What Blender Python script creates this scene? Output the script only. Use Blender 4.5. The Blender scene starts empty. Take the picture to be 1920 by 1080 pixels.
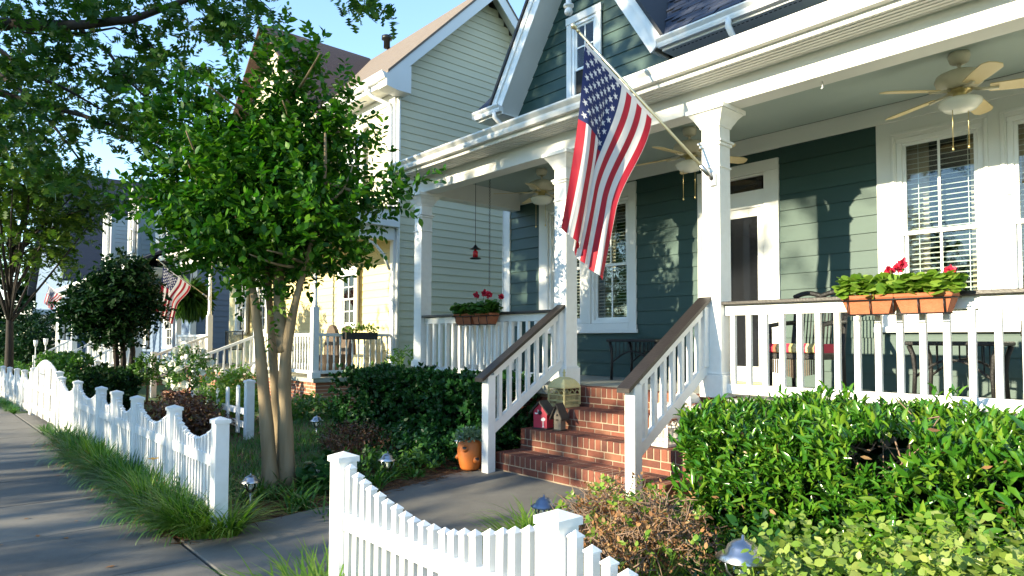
import bpy, math, random
import numpy as np
from mathutils import Matrix, Vector

# ------------------------------------------------------------------ camera, sky, sun, exposure
SC = bpy.context.scene
COL = SC.collection
EYE = np.array([0.0, 0.0, 1.30])
F_PX, CY, PITCH, YAW, ROLL = 1250.0, 590.0, .038, .722, .003
FW = np.array([-math.cos(YAW)*math.cos(PITCH), math.sin(YAW)*math.cos(PITCH), math.sin(PITCH)])
_r = np.cross(FW, [0, 0, 1]); _r /= np.linalg.norm(_r); _u = np.cross(_r, FW)
RT = _r*math.cos(ROLL)+_u*math.sin(ROLL)
UP = -_r*math.sin(ROLL)+_u*math.cos(ROLL)
cam = bpy.data.cameras.new('camera'); camo = bpy.data.objects.new('camera', cam); COL.objects.link(camo)
cam.sensor_width = 36; cam.lens = F_PX/1920*36; cam.shift_y = (CY-540)/1920
cam.clip_start = .05; cam.clip_end = 3000
m = Matrix(((RT[0], UP[0], -FW[0], EYE[0]), (RT[1], UP[1], -FW[1], EYE[1]), (RT[2], UP[2], -FW[2], EYE[2]), (0, 0, 0, 1)))
camo.matrix_world = m
SC.camera = camo
SUN_TO = Vector((-.172, -.977, .26)).normalized()
W = bpy.data.worlds.new('World'); SC.world = W; W.use_nodes = True
nt = W.node_tree; nt.nodes.clear()
sky = nt.nodes.new('ShaderNodeTexSky'); sky.sky_type = 'NISHITA'; sky.sun_disc = False
sky.sun_elevation = math.asin(SUN_TO.z); sky.sun_rotation = math.atan2(SUN_TO.x, SUN_TO.y)
sky.air_density = 1.0; sky.dust_density = .0; sky.ozone_density = 2.3
bg = nt.nodes.new('ShaderNodeBackground'); bg.inputs[1].default_value = .14
wo = nt.nodes.new('ShaderNodeOutputWorld')
nt.links.new(sky.outputs[0], bg.inputs[0]); nt.links.new(bg.outputs[0], wo.inputs[0])
sl = bpy.data.lights.new('sun', 'SUN'); sl.energy = 3.6; sl.angle = math.radians(.55); sl.color = (1, .87, .61)
so = bpy.data.objects.new('sun', sl); COL.objects.link(so); so.location = (-5, -20, 12)
so.rotation_euler = SUN_TO.to_track_quat('Z', 'Y').to_euler()
SC.view_settings.view_transform = 'Standard'; SC.view_settings.look = 'None'
SC.view_settings.exposure = 2.0; SC.view_settings.gamma = 1
SC.render.engine = 'CYCLES'
SC.cycles.max_bounces = 8; SC.cycles.transparent_max_bounces = 12
SC.cycles.sample_clamp_indirect = 6; SC.cycles.use_denoising = True

# ------------------------------------------------------------------ helpers
def ray(x, y): return FW+RT*((x-960)/F_PX)-UP*((y-CY)/F_PX)
def atY(x, y, Y): d = ray(x, y); return EYE+d*(Y/d[1])
def atX(x, y, X): d = ray(x, y); return EYE+d*(X/d[0])
def atZ(x, y, z): d = ray(x, y); return EYE+d*((z-1.30)/d[2])
def atD(x, y, D): return EYE+ray(x, y)*D
def sst(a, b, t):
    t = min(1, max(0, (t-a)/(b-a))); return t*t*(3-2*t)
def street(x):
    z = -.2
    if x < -5: z -= .003*min(8, -5-x)
    if x < -13: z -= .015*min(60, -13-x)
    return z
def gz(x, y): return street(x)+.2*sst(1.9, 4.3, y)

MATS = {}
def nodes(name):
    mt = bpy.data.materials.new(name); mt.use_nodes = True; t = mt.node_tree
    MATS[name] = mt
    return mt, t, t.nodes['Principled BSDF'], t.nodes['Material Output']
def mat(name, cols, rough=.5, scale=6, bump=0, bscale=60, rnd=None, metal=0, spec=.5, detail=4, stretch=None, vari=.5, coat=0):
    """cols: colour or list of colours; rnd None|'object'|'island' picks between them, noise mottles them."""
    mt, t, p, o = nodes(name)
    if not isinstance(cols, list): cols = [tuple(c*.86 for c in cols), tuple(min(1, c*1.1) for c in cols)]
    ramp = t.nodes.new('ShaderNodeValToRGB'); els = ramp.color_ramp.elements
    while len(els) < len(cols): els.new(.5)
    for i, c in enumerate(cols):
        els[i].position = i/(len(cols)-1); els[i].color = (*c, 1)
    tc = t.nodes.new('ShaderNodeTexCoord'); vec = tc.outputs['Object']
    if rnd == 'object':
        oi = t.nodes.new('ShaderNodeObjectInfo'); ad = t.nodes.new('ShaderNodeVectorMath'); ad.operation = 'MULTIPLY_ADD'
        cx = t.nodes.new('ShaderNodeCombineXYZ')
        for k in range(3): t.links.new(oi.outputs['Random'], cx.inputs[k])
        ad.inputs[1].default_value = (37, 53, 71); t.links.new(cx.outputs[0], ad.inputs[0]); t.links.new(vec, ad.inputs[2]); vec = ad.outputs[0]
    if stretch:
        mp = t.nodes.new('ShaderNodeMapping'); mp.inputs['Scale'].default_value = stretch
        t.links.new(vec, mp.inputs[0]); vec = mp.outputs[0]
    nz = t.nodes.new('ShaderNodeTexNoise'); nz.inputs['Scale'].default_value = scale; nz.inputs['Detail'].default_value = detail
    t.links.new(vec, nz.inputs['Vector'])
    src = nz.outputs['Fac']
    if rnd:
        rs = t.nodes.new('ShaderNodeObjectInfo').outputs['Random'] if rnd == 'object' else t.nodes.new('ShaderNodeNewGeometry').outputs['Random Per Island']
        mx = t.nodes.new('ShaderNodeMix'); mx.inputs[0].default_value = vari
        t.links.new(rs, mx.inputs[2]); t.links.new(src, mx.inputs[3]); src = mx.outputs[0]
    t.links.new(src, ramp.inputs[0]); t.links.new(ramp.outputs[0], p.inputs['Base Color'])
    p.inputs['Roughness'].default_value = rough; p.inputs['Metallic'].default_value = metal
    p.inputs['Specular IOR Level'].default_value = spec; p.inputs['Coat Weight'].default_value = coat
    if bump:
        n2 = t.nodes.new('ShaderNodeTexNoise'); n2.inputs['Scale'].default_value = bscale; n2.inputs['Detail'].default_value = 5
        t.links.new(vec, n2.inputs['Vector'])
        b = t.nodes.new('ShaderNodeBump'); b.inputs['Strength'].default_value = bump; b.inputs['Distance'].default_value = .02
        t.links.new(n2.outputs['Fac'], b.inputs['Height']); t.links.new(b.outputs[0], p.inputs['Normal'])
    return mt
def leafmat(name, cols, rough=.38, trans=.3, spec=.5, tint=(1.0, 1.25, .45)):
    mt = mat(name, cols, rough, rnd='island', vari=.25, scale=3, spec=spec)
    t = mt.node_tree; p = t.nodes['Principled BSDF']; o = t.nodes['Material Output']
    ramp = [n for n in t.nodes if n.type == 'VALTORGB'][0]
    tr = t.nodes.new('ShaderNodeBsdfTranslucent'); mu = t.nodes.new('ShaderNodeMix'); mu.data_type = 'RGBA'; mu.blend_type = 'MULTIPLY'
    mu.inputs[0].default_value = 1; mu.inputs[7].default_value = (*tint, 1)
    t.links.new(ramp.outputs[0], mu.inputs[6]); t.links.new(mu.outputs[2], tr.inputs[0])
    ms = t.nodes.new('ShaderNodeMixShader'); ms.inputs[0].default_value = trans
    t.links.new(p.outputs[0], ms.inputs[1]); t.links.new(tr.outputs[0], ms.inputs[2]); t.links.new(ms.outputs[0], o.inputs[0])
    return mt
def brickmat(name):
    mt, t, p, o = nodes(name)
    tc = t.nodes.new('ShaderNodeTexCoord'); mp = t.nodes.new('ShaderNodeMapping'); mp.inputs['Rotation'].default_value = (math.pi/2, 0, 0)
    bt = t.nodes.new('ShaderNodeTexBrick'); bt.inputs['Scale'].default_value = 1; bt.inputs['Brick Width'].default_value = .21; bt.inputs['Row Height'].default_value = .068
    bt.inputs['Mortar Size'].default_value = .006; bt.inputs['Color1'].default_value = (.22, .07, .04, 1); bt.inputs['Color2'].default_value = (.33, .13, .07, 1); bt.inputs['Mortar'].default_value = (.45, .38, .3, 1)
    t.links.new(tc.outputs['Object'], mp.inputs[0]); t.links.new(mp.outputs[0], bt.inputs[0]); t.links.new(bt.outputs[0], p.inputs['Base Color'])
    p.inputs['Roughness'].default_value = .85
    return mt
def glassmat(name, tint=(.9, .95, .95)):
    mt, t, p, o = nodes(name)
    tr = t.nodes.new('ShaderNodeBsdfTransparent'); tr.inputs[0].default_value = (*tint, 1)
    gl = t.nodes.new('ShaderNodeBsdfGlossy'); gl.inputs['Roughness'].default_value = .015
    fr = t.nodes.new('ShaderNodeFresnel'); fr.inputs[0].default_value = 1.42
    ma = t.nodes.new('ShaderNodeMath'); ma.operation = 'ADD'; ma.inputs[1].default_value = .02; ma.use_clamp = True
    nz = t.nodes.new('ShaderNodeTexNoise'); nz.inputs['Scale'].default_value = 3.; b = t.nodes.new('ShaderNodeBump'); b.inputs['Strength'].default_value = .012; b.inputs['Distance'].default_value = .1
    t.links.new(nz.outputs[0], b.inputs['Height']); t.links.new(b.outputs[0], gl.inputs['Normal'])
    ms = t.nodes.new('ShaderNodeMixShader')
    t.links.new(fr.outputs[0], ma.inputs[0]); t.links.new(ma.outputs[0], ms.inputs[0]); t.links.new(tr.outputs[0], ms.inputs[1]); t.links.new(gl.outputs[0], ms.inputs[2]); t.links.new(ms.outputs[0], o.inputs[0])
    return mt

mat('white', [(.70, .70, .68), (.82, .82, .80)], .42, scale=2.5, bump=.05, bscale=90)
mat('trimwhite', [(.68, .68, .66), (.80, .80, .78)], .5, scale=2, bump=.06, bscale=60)
mat('vinyl', [(.76, .77, .77), (.84, .84, .83)], .32, scale=3, bump=.02)
mat('vinyl_fence', [(.74, .75, .75), (.83, .83, .82)], .36, scale=3, bump=.03, rnd='object', vari=.4)
mat('fanwhite', [(.62, .56, .42), (.74, .70, .58)], .4)
mat('fanblade', [(.62, .48, .22), (.72, .60, .36)], .45, scale=5)
mat('siding_green', [(.014, .046, .042), (.023, .066, .057)], .55, scale=3, rnd='object', bump=.12, bscale=50, stretch=(.6, 4, 6))
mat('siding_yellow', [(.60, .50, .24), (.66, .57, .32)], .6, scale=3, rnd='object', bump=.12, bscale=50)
mat('siding_cream', [(.58, .54, .38), (.66, .62, .45)], .6, scale=3, rnd='object', bump=.12, bscale=50, stretch=(.6, .6, 6))
mat('siding_blue', [(.10, .15, .24), (.14, .19, .28)], .6, scale=3, rnd='object')
mat('siding_pale', [(.42, .46, .46), (.5, .53, .52)], .6, scale=3, rnd='object')
mat('ceiling_paint', [(.36, .44, .42), (.40, .48, .46)], .6, scale=2)
mat('porch_floor', [(.30, .31, .27), (.38, .38, .33)], .55, scale=5, bump=.1)
mat('capwood', [(.010, .008, .008), (.030, .024, .022)], .45, scale=9, bump=.15, stretch=(1, 1, 1))
mat('brick', [(.05, .028, .024), (.10, .036, .025), (.17, .050, .030), (.22, .070, .040), (.22, .092, .052), (.29, .13, .07)], .85, scale=9, bump=.35, bscale=70, rnd='object', vari=.42)
mat('mortar', [(.27, .20, .14), (.36, .28, .20)], .95, scale=20, bump=.3)
brickmat('brick_far')
mat('concrete', [(.10, .096, .088), (.145, .137, .122), (.19, .175, .15)], .9, scale=2.2, bump=.18, bscale=140, rnd='object', vari=.2, detail=8)
def add_cracks(name, scale, dark, thin=.012, stain=.35):
    t = MATS[name].node_tree; p = t.nodes['Principled BSDF']; src = p.inputs['Base Color'].links[0].from_socket
    g = t.nodes.new('ShaderNodeNewGeometry'); v = t.nodes.new('ShaderNodeTexVoronoi'); v.feature = 'DISTANCE_TO_EDGE'; v.inputs['Scale'].default_value = scale
    nz = t.nodes.new('ShaderNodeTexNoise'); nz.inputs['Scale'].default_value = 3; mxv = t.nodes.new('ShaderNodeMix'); mxv.data_type = 'VECTOR'; mxv.inputs[0].default_value = .25
    t.links.new(g.outputs['Position'], mxv.inputs[4]); t.links.new(nz.outputs['Color'], mxv.inputs[5]); t.links.new(g.outputs['Position'], nz.inputs['Vector']); t.links.new(mxv.outputs[1], v.inputs['Vector'])
    r = t.nodes.new('ShaderNodeMapRange'); r.inputs[1].default_value = 0; r.inputs[2].default_value = thin; r.inputs[3].default_value = dark; r.inputs[4].default_value = 1
    n2 = t.nodes.new('ShaderNodeTexNoise'); n2.inputs['Scale'].default_value = 1.3; n2.inputs['Detail'].default_value = 9; n2.inputs['Roughness'].default_value = .7; t.links.new(g.outputs['Position'], n2.inputs['Vector'])
    r2 = t.nodes.new('ShaderNodeMapRange'); r2.inputs[1].default_value = .3; r2.inputs[2].default_value = .7; r2.inputs[3].default_value = 1-stain; r2.inputs[4].default_value = 1.12
    mu = t.nodes.new('ShaderNodeMath'); mu.operation = 'MULTIPLY'; t.links.new(v.outputs['Distance'], r.inputs[0]); t.links.new(n2.outputs['Fac'], r2.inputs[0]); t.links.new(r.outputs[0], mu.inputs[0]); t.links.new(r2.outputs[0], mu.inputs[1])
    vm = t.nodes.new('ShaderNodeVectorMath'); vm.operation = 'SCALE'; t.links.new(src, vm.inputs[0]); t.links.new(mu.outputs[0], vm.inputs['Scale']); t.links.new(vm.outputs[0], p.inputs['Base Color'])
def add_grime(name, z0, z1, col=(.30, .26, .18), amt=.55):
    t = MATS[name].node_tree; p = t.nodes['Principled BSDF']; src = p.inputs['Base Color'].links[0].from_socket
    g = t.nodes.new('ShaderNodeNewGeometry'); sx = t.nodes.new('ShaderNodeSeparateXYZ'); t.links.new(g.outputs['Position'], sx.inputs[0])
    nz = t.nodes.new('ShaderNodeTexNoise'); nz.inputs['Scale'].default_value = 14; nz.inputs['Detail'].default_value = 7; t.links.new(g.outputs['Position'], nz.inputs['Vector'])
    r = t.nodes.new('ShaderNodeMapRange'); r.inputs[1].default_value = z0; r.inputs[2].default_value = z1; r.inputs[3].default_value = amt*2; r.inputs[4].default_value = .10; t.links.new(sx.outputs['Z'], r.inputs[0])
    mu = t.nodes.new('ShaderNodeMath'); mu.operation = 'MULTIPLY'; mu.use_clamp = True; t.links.new(r.outputs[0], mu.inputs[0])
    r2 = t.nodes.new('ShaderNodeMapRange'); r2.inputs[1].default_value = .42; r2.inputs[2].default_value = .72; t.links.new(nz.outputs['Fac'], r2.inputs[0]); t.links.new(r2.outputs[0], mu.inputs[1])
    m = t.nodes.new('ShaderNodeMix'); m.data_type = 'RGBA'; m.inputs[7].default_value = (*col, 1); t.links.new(mu.outputs[0], m.inputs[0]); t.links.new(src, m.inputs[6]); t.links.new(m.outputs[2], p.inputs['Base Color'])
add_grime('vinyl_fence', -.25, .10); add_grime('white', .0, .9, amt=.10)
add_cracks('concrete', .31, .8, .002, .38); add_cracks('brick', 60, .8, .02, .35); add_cracks('porch_floor', .4, .9, .004, .3)
mat('soil', [(.045, .025, .014), (.11, .055, .028), (.17, .09, .045)], .95, scale=9, bump=.7, bscale=45, detail=8)
mat('lawn', [(.03, .06, .014), (.06, .11, .025), (.08, .10, .035)], .95, scale=4, bump=.8, bscale=90, detail=8)
mat('asphalt', [(.045, .045, .047), (.07, .07, .07)], .9, scale=8, bump=.3, bscale=200)
mat('shingle_blue', [(.012, .018, .035), (.035, .045, .075), (.06, .065, .09)], .85, scale=14, bump=.4, bscale=160, rnd='object')
mat('shingle_tan', [(.115, .088, .070), (.17, .135, .108), (.21, .17, .135)], .9, scale=10, bump=.5, bscale=70, stretch=(.5, 1, 3), detail=8)
mat('shingle_dark', [(.055, .035, .032), (.10, .06, .05)], .9, scale=10, bump=.5, bscale=60, stretch=(1, .5, 3))
mat('slate_roof', [(.010, .014, .024), (.024, .030, .045)], .9, scale=12, bump=.4, bscale=60, stretch=(1, .5, 3))
mat('black_edge', (.015, .015, .017), .6)
mat('black_wicker', [(.004, .004, .005), (.013, .012, .012)], .45, scale=60, bump=.5, bscale=120)
mat('brown_wicker', [(.05, .035, .025), (.12, .08, .05)], .6, scale=60, bump=.5, bscale=120)
mat('black_metal', (.015, .016, .018), .4, metal=.5)
mat('steel', [(.34, .35, .37), (.5, .5, .52)], .28, metal=1, scale=4)
mat('bluemetal', [(.10, .13, .20), (.2, .24, .32)], .35, metal=.6)
mat('brass', [(.45, .36, .16), (.6, .5, .25)], .35, metal=.9)
mat('pole_metal', [(.42, .40, .27), (.55, .52, .38)], .3, metal=.8)
mat('gold_cage', [(.42, .36, .14), (.62, .55, .28), (.35, .38, .22)], .5, scale=18, metal=.25)
mat('white_iron', [(.66, .64, .58), (.78, .76, .70)], .5, scale=12)
mat('orange_clay', [(.34, .085, .012), (.46, .13, .02)], .6, scale=7, bump=.1)
mat('terracotta', [(.22, .060, .022), (.32, .095, .038), (.38, .15, .07)], .8, scale=12, bump=.25)
mat('red_paint', [(.38, .02, .045), (.5, .035, .07)], .55, scale=6)
mat('greywood', [(.12, .10, .08), (.24, .20, .15)], .8, scale=14, bump=.3)
mat('darkwood', [(.03, .025, .02), (.06, .05, .04)], .8, scale=14, bump=.3)
mat('red_glass', (.55, .015, .02), .1)
mat('stone', [(.25, .24, .21), (.5, .49, .45)], .9, scale=10, bump=.4)
mat('bark_smooth', [(.09, .06, .035), (.16, .11, .06), (.21, .155, .085), (.31, .24, .15), (.17, .095, .05)], .75, scale=7, bump=.55, bscale=16, stretch=(1.3, 1.3, .16), detail=9)
mat('bark_dark', [(.012, .009, .008), (.032, .024, .018)], .9, scale=9, bump=.5, bscale=30, stretch=(1, 1, .3))
mat('twig', [(.12, .08, .055), (.30, .20, .14)], .9, scale=9)
mat('dark_room', (.012, .013, .014), .9)
mat('blind', [(.66, .64, .56), (.74, .72, .65)], .55, scale=2)
mat('curtain', [(.32, .25, .17), (.46, .38, .28)], .9, scale=3, stretch=(8, 1, .3))
glassmat('glass')
mat('doorglass', (.012, .013, .016), .05, spec=.7)
mat('pendant_white', (.75, .75, .74), .45)
mat('cushion_red', (.42, .015, .05), .8); mat('cushion_khaki', (.34, .29, .12), .8); mat('cushion_cream', (.55, .47, .25), .8); mat('cushion_brown', (.22, .10, .05), .8)
mat('lampglass', (.75, .75, .68), .25)
mat('flower_red', [(.45, .01, .03), (.65, .03, .09)], .6, rnd='island')
mat('flower_white', [(.75, .75, .62), (.85, .84, .75)], .6, rnd='island')
mat('flower_orange', [(.75, .28, .03), (.8, .42, .05)], .6, rnd='island')
mat('pinestraw', [(.10, .045, .02), (.24, .11, .045), (.33, .18, .08)], .9, rnd='island')
leafmat('leaf_oak', [(.012, .048, .009), (.030, .092, .014), (.08, .15, .02)], .55, .33, spec=.2)
leafmat('leaf_far', [(.025, .065, .010), (.06, .12, .016), (.13, .18, .022)], .55, .38, spec=.2)
leafmat('leaf_myrtle', [(.012, .062, .006), (.034, .13, .010), (.13, .26, .018)], .42, .38, spec=.3)
leafmat('leaf_laurel', [(.016, .075, .008), (.038, .14, .012), (.08, .20, .016), (.20, .28, .03)], .2, .25, spec=.6)
leafmat('leaf_hedge', [(.007, .040, .010), (.016, .070, .015), (.03, .10, .02)], .4, .2, spec=.3)
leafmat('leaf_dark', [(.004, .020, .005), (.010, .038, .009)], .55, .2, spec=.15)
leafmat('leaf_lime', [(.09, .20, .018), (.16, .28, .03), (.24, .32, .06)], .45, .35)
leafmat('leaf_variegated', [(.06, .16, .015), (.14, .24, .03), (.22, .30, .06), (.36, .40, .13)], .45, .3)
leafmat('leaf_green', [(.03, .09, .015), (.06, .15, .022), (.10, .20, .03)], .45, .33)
leafmat('leaf_barberry', [(.05, .018, .016), (.09, .04, .02), (.10, .08, .02)], .55, .25, tint=(1.2, .8, .5))
leafmat('leaf_brown', [(.15, .075, .035), (.30, .15, .06), (.38, .26, .12)], .8, .3, tint=(1.2, .9, .6))
leafmat('leaf_silver', [(.10, .17, .10), (.18, .26, .17)], .7, .25)
leafmat('blade', [(.022, .085, .012), (.05, .15, .018), (.12, .23, .03)], .4, .3)
leafmat('blade_bright', [(.06, .15, .015), (.12, .24, .025), (.26, .33, .06)], .4, .35)

WL = {}
def reg(o, parent, wl):
    WL[o.name] = np.array(wl, float)
    COL.objects.link(o)
    if parent is not None:
        o.parent = parent; o.location = np.array(wl)-WL[parent.name]
    else: o.location = wl
    return o
def tag(o, label, cat, group=None, kind=None):
    if label: o['label'] = label
    if cat: o['category'] = cat
    if group: o['group'] = group
    if kind: o['kind'] = kind
    return o
def thing(name, label, cat, loc, group=None):
    o = bpy.data.objects.new(name, None); o.empty_display_size = .1
    reg(o, None, loc); return tag(o, label, cat, group)

class MB:
    def __init__(s): s.v = []; s.f = []; s.mi = []; s.sm = []
    def add(s, vs, fs, mi=0, smooth=False):
        b = len(s.v); s.v += [tuple(map(float, q)) for q in vs]
        for q in fs: s.f.append(tuple(b+i for i in q)); s.mi.append(mi); s.sm.append(smooth)
        return s
    def box(s, x0, x1, y0, y1, z0, z1, mi=0):
        if x1 < x0: x0, x1 = x1, x0
        if y1 < y0: y0, y1 = y1, y0
        if z1 < z0: z0, z1 = z1, z0
        v = [(x, y, z) for z in (z0, z1) for y in (y0, y1) for x in (x0, x1)]
        return s.add(v, [(0, 2, 3, 1), (4, 5, 7, 6), (0, 1, 5, 4), (2, 6, 7, 3), (0, 4, 6, 2), (1, 3, 7, 5)], mi)
    def cbox(s, x0, x1, y0, y1, z0, z1, c=.005, mi=0):
        c = min(c, (x1-x0)*.3, (y1-y0)*.3, (z1-z0)*.3)
        lo = (x0, y0, z0); hi = (x1, y1, z1); V = {}; vs = []
        for i in (0, 1):
            for j in (0, 1):
                for k in (0, 1):
                    cr = [(lo, hi)[b][a] for a, b in enumerate((i, j, k))]
                    sg = [1 if b == 0 else -1 for b in (i, j, k)]
                    for ax in range(3):
                        p = [cr[a]+(0 if a == ax else sg[a]*c) for a in range(3)]
                        V[(i, j, k, ax)] = len(vs); vs.append(p)
        fs = []
        for ax in range(3):
            o1, o2 = [a for a in range(3) if a != ax]
            for b in (0, 1):
                q = []
                for (m1, m2) in ((0, 0), (1, 0), (1, 1), (0, 1)):
                    ix = [0, 0, 0]; ix[ax] = b; ix[o1] = m1; ix[o2] = m2; q.append(V[(*ix, ax)])
                fs.append(tuple(q))
            for m1 in (0, 1):
                for m2 in (0, 1):
                    ia = [0, 0, 0]; ib = [0, 0, 0]; ia[o1] = ib[o1] = m1; ia[o2] = ib[o2] = m2; ia[ax] = 0; ib[ax] = 1
                    fs.append((V[(*ia, o1)], V[(*ib, o1)], V[(*ib, o2)], V[(*ia, o2)]))
        for i in (0, 1):
            for j in (0, 1):
                for k in (0, 1): fs.append(tuple(V[(i, j, k, a)] for a in range(3)))
        # orient outward
        cen = np.array([(x0+x1)/2, (y0+y1)/2, (z0+z1)/2]); va = np.array(vs); out = []
        for f in fs:
            n = np.cross(va[f[1]]-va[f[0]], va[f[2]]-va[f[0]])
            out.append(f if n@(va[list(f)].mean(0)-cen) > 0 else f[::-1])
        return s.add(vs, out, mi)
    def prism(s, poly, a0, a1, axis='y', mi=0):
        """poly: 2-D outline; axis y -> (x,z) outline extruded along y; x -> (y,z); z -> (x,y)."""
        n = len(poly); ar = sum(poly[i][0]*poly[(i+1) % n][1]-poly[(i+1) % n][0]*poly[i][1] for i in range(n))
        if (ar > 0) == (axis == 'y'): poly = poly[::-1]
        def P(q, a): return (q[0], a, q[1]) if axis == 'y' else (a, q[0], q[1]) if axis == 'x' else (q[0], q[1], a)
        if a1 < a0: a0, a1 = a1, a0
        v = [P(q, a0) for q in poly]+[P(q, a1) for q in poly]
        fs = [tuple(range(n-1, -1, -1)), tuple(range(n, 2*n))]+[(i, (i+1) % n, n+(i+1) % n, n+i) for i in range(n)]
        return s.add(v, fs, mi)
    def tube(s, pts, rad, n=8, mi=0, cap=True):
        pts = [np.array(p, float) for p in pts]
        if not hasattr(rad, '__len__'): rad = [rad]*len(pts)
        t0 = pts[1]-pts[0]; a = np.array([0, 0, 1.]) if abs(t0[2]) < .9*np.linalg.norm(t0) else np.array([1., 0, 0])
        vs = []
        for i, p in enumerate(pts):
            t = pts[min(i+1, len(pts)-1)]-pts[max(i-1, 0)]; t = t/(np.linalg.norm(t)+1e-9)
            a = a-t*(a@t); a = a/(np.linalg.norm(a)+1e-9); b = np.cross(t, a)
            for k in range(n):
                w = 2*math.pi*k/n; vs.append(p+(a*math.cos(w)+b*math.sin(w))*rad[i])
        fs = [(i*n+k, i*n+(k+1) % n, (i+1)*n+(k+1) % n, (i+1)*n+k) for i in range(len(pts)-1) for k in range(n)]
        if cap: fs += [tuple(range(n-1, -1, -1)), tuple(range((len(pts)-1)*n, len(pts)*n))]
        return s.add(vs, fs, mi, True)
    def lathe(s, c, prof, n=16, mi=0, sx=1, sy=1, rot=0):
        vs = []
        for r, z in prof:
            for k in range(n):
                w = 2*math.pi*k/n+rot; vs.append((c[0]+r*math.cos(w)*sx, c[1]+r*math.sin(w)*sy, c[2]+z))
        L = len(prof)
        fs = [(i*n+k, i*n+(k+1) % n, (i+1)*n+(k+1) % n, (i+1)*n+k) for i in range(L-1) for k in range(n)]
        fs += [tuple(range(n-1, -1, -1)), tuple(range((L-1)*n, L*n))]
        return s.add(vs, fs, mi, n > 6)
    def mesh(s, name, mats):
        me = bpy.data.meshes.new(name); me.from_pydata(s.v, [], s.f)
        for mm in (mats if isinstance(mats, (list, tuple)) else [mats]): me.materials.append(MATS[mm])
        me.polygons.foreach_set('material_index', s.mi); me.polygons.foreach_set('use_smooth', s.sm)
        me.update(); return me
    def build(s, name, mats, parent=None, at=None):
        wl = np.array(at, float) if at is not None else (WL[parent.name] if parent is not None else np.zeros(3))
        s.v = [(a-wl[0], b-wl[1], c-wl[2]) for a, b, c in s.v]
        return reg(bpy.data.objects.new(name, s.mesh(name, mats)), parent, wl)
def piece(name, me, at, parent, scale=None, rot=None):
    o = reg(bpy.data.objects.new(name, me), parent, at)
    if scale: o.scale = scale
    if rot: o.rotation_euler = rot
    return o
def boxpart(name, mt, parent, x0, x1, y0, y1, z0, z1, c=.004):
    return MB().cbox(min(x0, x1), max(x0, x1), min(y0, y1), max(y0, y1), min(z0, z1), max(z0, z1), c).build(name, mt, parent)

rng = np.random.default_rng(7); random.seed(7)
def unit(v): return v/(np.linalg.norm(v, axis=-1, keepdims=True)+1e-9)

# leaf shapes: (along, across, lift) outline, first row along the midrib
def leafmesh(name, P, D, N, size, shape, mt, parent=None, at=None, width=.5, bend=.15):
    """P base points, D directions, N up normals, size lengths: one mesh of many folded leaves."""
    P = np.asarray(P, float); D = unit(np.asarray(D, float)); N = np.asarray(N, float)
    S = unit(np.cross(D, N)); N = np.cross(S, D); size = np.asarray(size, float)[:, None]
    if shape == 'oval':
        uv = [(0, 0, 0), (.30, .42, .06), (.62, .40, .0), (1, 0, -.6), (.62, -.40, .0), (.30, -.42, .06), (.46, 0, -.12)]
        fs = [(0, 6, 1), (1, 6, 2), (2, 6, 3), (3, 6, 4), (4, 6, 5), (5, 6, 0)]
    elif shape == 'lance':
        uv = [(0, 0, 0), (.35, .5, .10), (.7, .36, .0), (1, 0, -.5), (.7, -.36, .0), (.35, -.5, .10), (.5, 0, -.15)]
        fs = [(0, 6, 1), (1, 6, 2), (2, 6, 3), (3, 6, 4), (4, 6, 5), (5, 6, 0)]
    elif shape == 'diamond':
        uv = [(0, 0, 0), (.45, .5, .1), (1, 0, -.3), (.45, -.5, .1)]
        fs = [(0, 2, 1), (0, 3, 2)]
    elif shape == 'lobed':
        uv = [(0, 0, 0), (.18, .55, .05), (.36, .12, 0), (.50, .75, -.05), (.64, .13, 0), (.78, .5, -.1), (1, 0, -.3), (.78, -.5, -.1), (.64, -.13, 0), (.50, -.75, -.05), (.36, -.12, 0), (.18, -.55, .05)]
        fs = [(0, 2, 1), (2, 4, 3), (4, 6, 5), (0, 11, 10), (10, 9, 8), (8, 7, 6), (0, 10, 4, 2), (10, 8, 6, 4)]
    elif shape == 'round':
        uv = [(0, 0, 0)]+[(.5-.55*math.cos(w), .62*math.sin(w), .1*math.cos(2*w)) for w in np.linspace(.5, 2*math.pi-.5, 8)]+[(.42, 0, -.1)]
        fs = [(i, 9, i+1) for i in range(0, 8)]+[(8, 9, 0)]
    nv = len(uv); n = len(P); V = np.zeros((n, nv, 3))
    for k, (a, w, l) in enumerate(uv):
        V[:, k] = P+D*size*a+S*size*w*width+N*size*l*bend
    me = bpy.data.meshes.new(name); me.vertices.add(n*nv); me.vertices.foreach_set('co', (V-(np.array(at) if at is not None else 0)).reshape(-1))
    idx = []; starts = []; tot = 0; base = []
    for f in fs: base.append((tot, f)); tot += len(f)
    loops = (np.concatenate([np.array(f) for f in fs])[None, :]+(np.arange(n)*nv)[:, None]).reshape(-1)
    st = (np.array([b for b, _ in base])[None, :]+(np.arange(n)*tot)[:, None]).reshape(-1)
    me.loops.add(len(loops)); me.loops.foreach_set('vertex_index', loops.astype(np.int32))
    me.polygons.add(len(st)); me.polygons.foreach_set('loop_start', st.astype(np.int32))
    me.update(calc_edges=True); me.validate()
    me.polygons.foreach_set('use_smooth', np.ones(len(me.polygons), bool))
    me.materials.append(MATS[mt])
    if at is None: at = WL[parent.name] if parent is not None else (0, 0, 0); return leaf_obj(name, me, parent, None)
    return leaf_obj(name, me, parent, at)
def leaf_obj(name, me, parent, at):
    o = bpy.data.objects.new(name, me)
    if at is None:
        COL.objects.link(o); WL[o.name] = np.zeros(3)
        if parent is not None: o.parent = parent; o.location = -WL[parent.name]
    else: reg(o, parent, at)
    return o
def sphere_dirs(n): return unit(rng.normal(size=(n, 3)))
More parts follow.
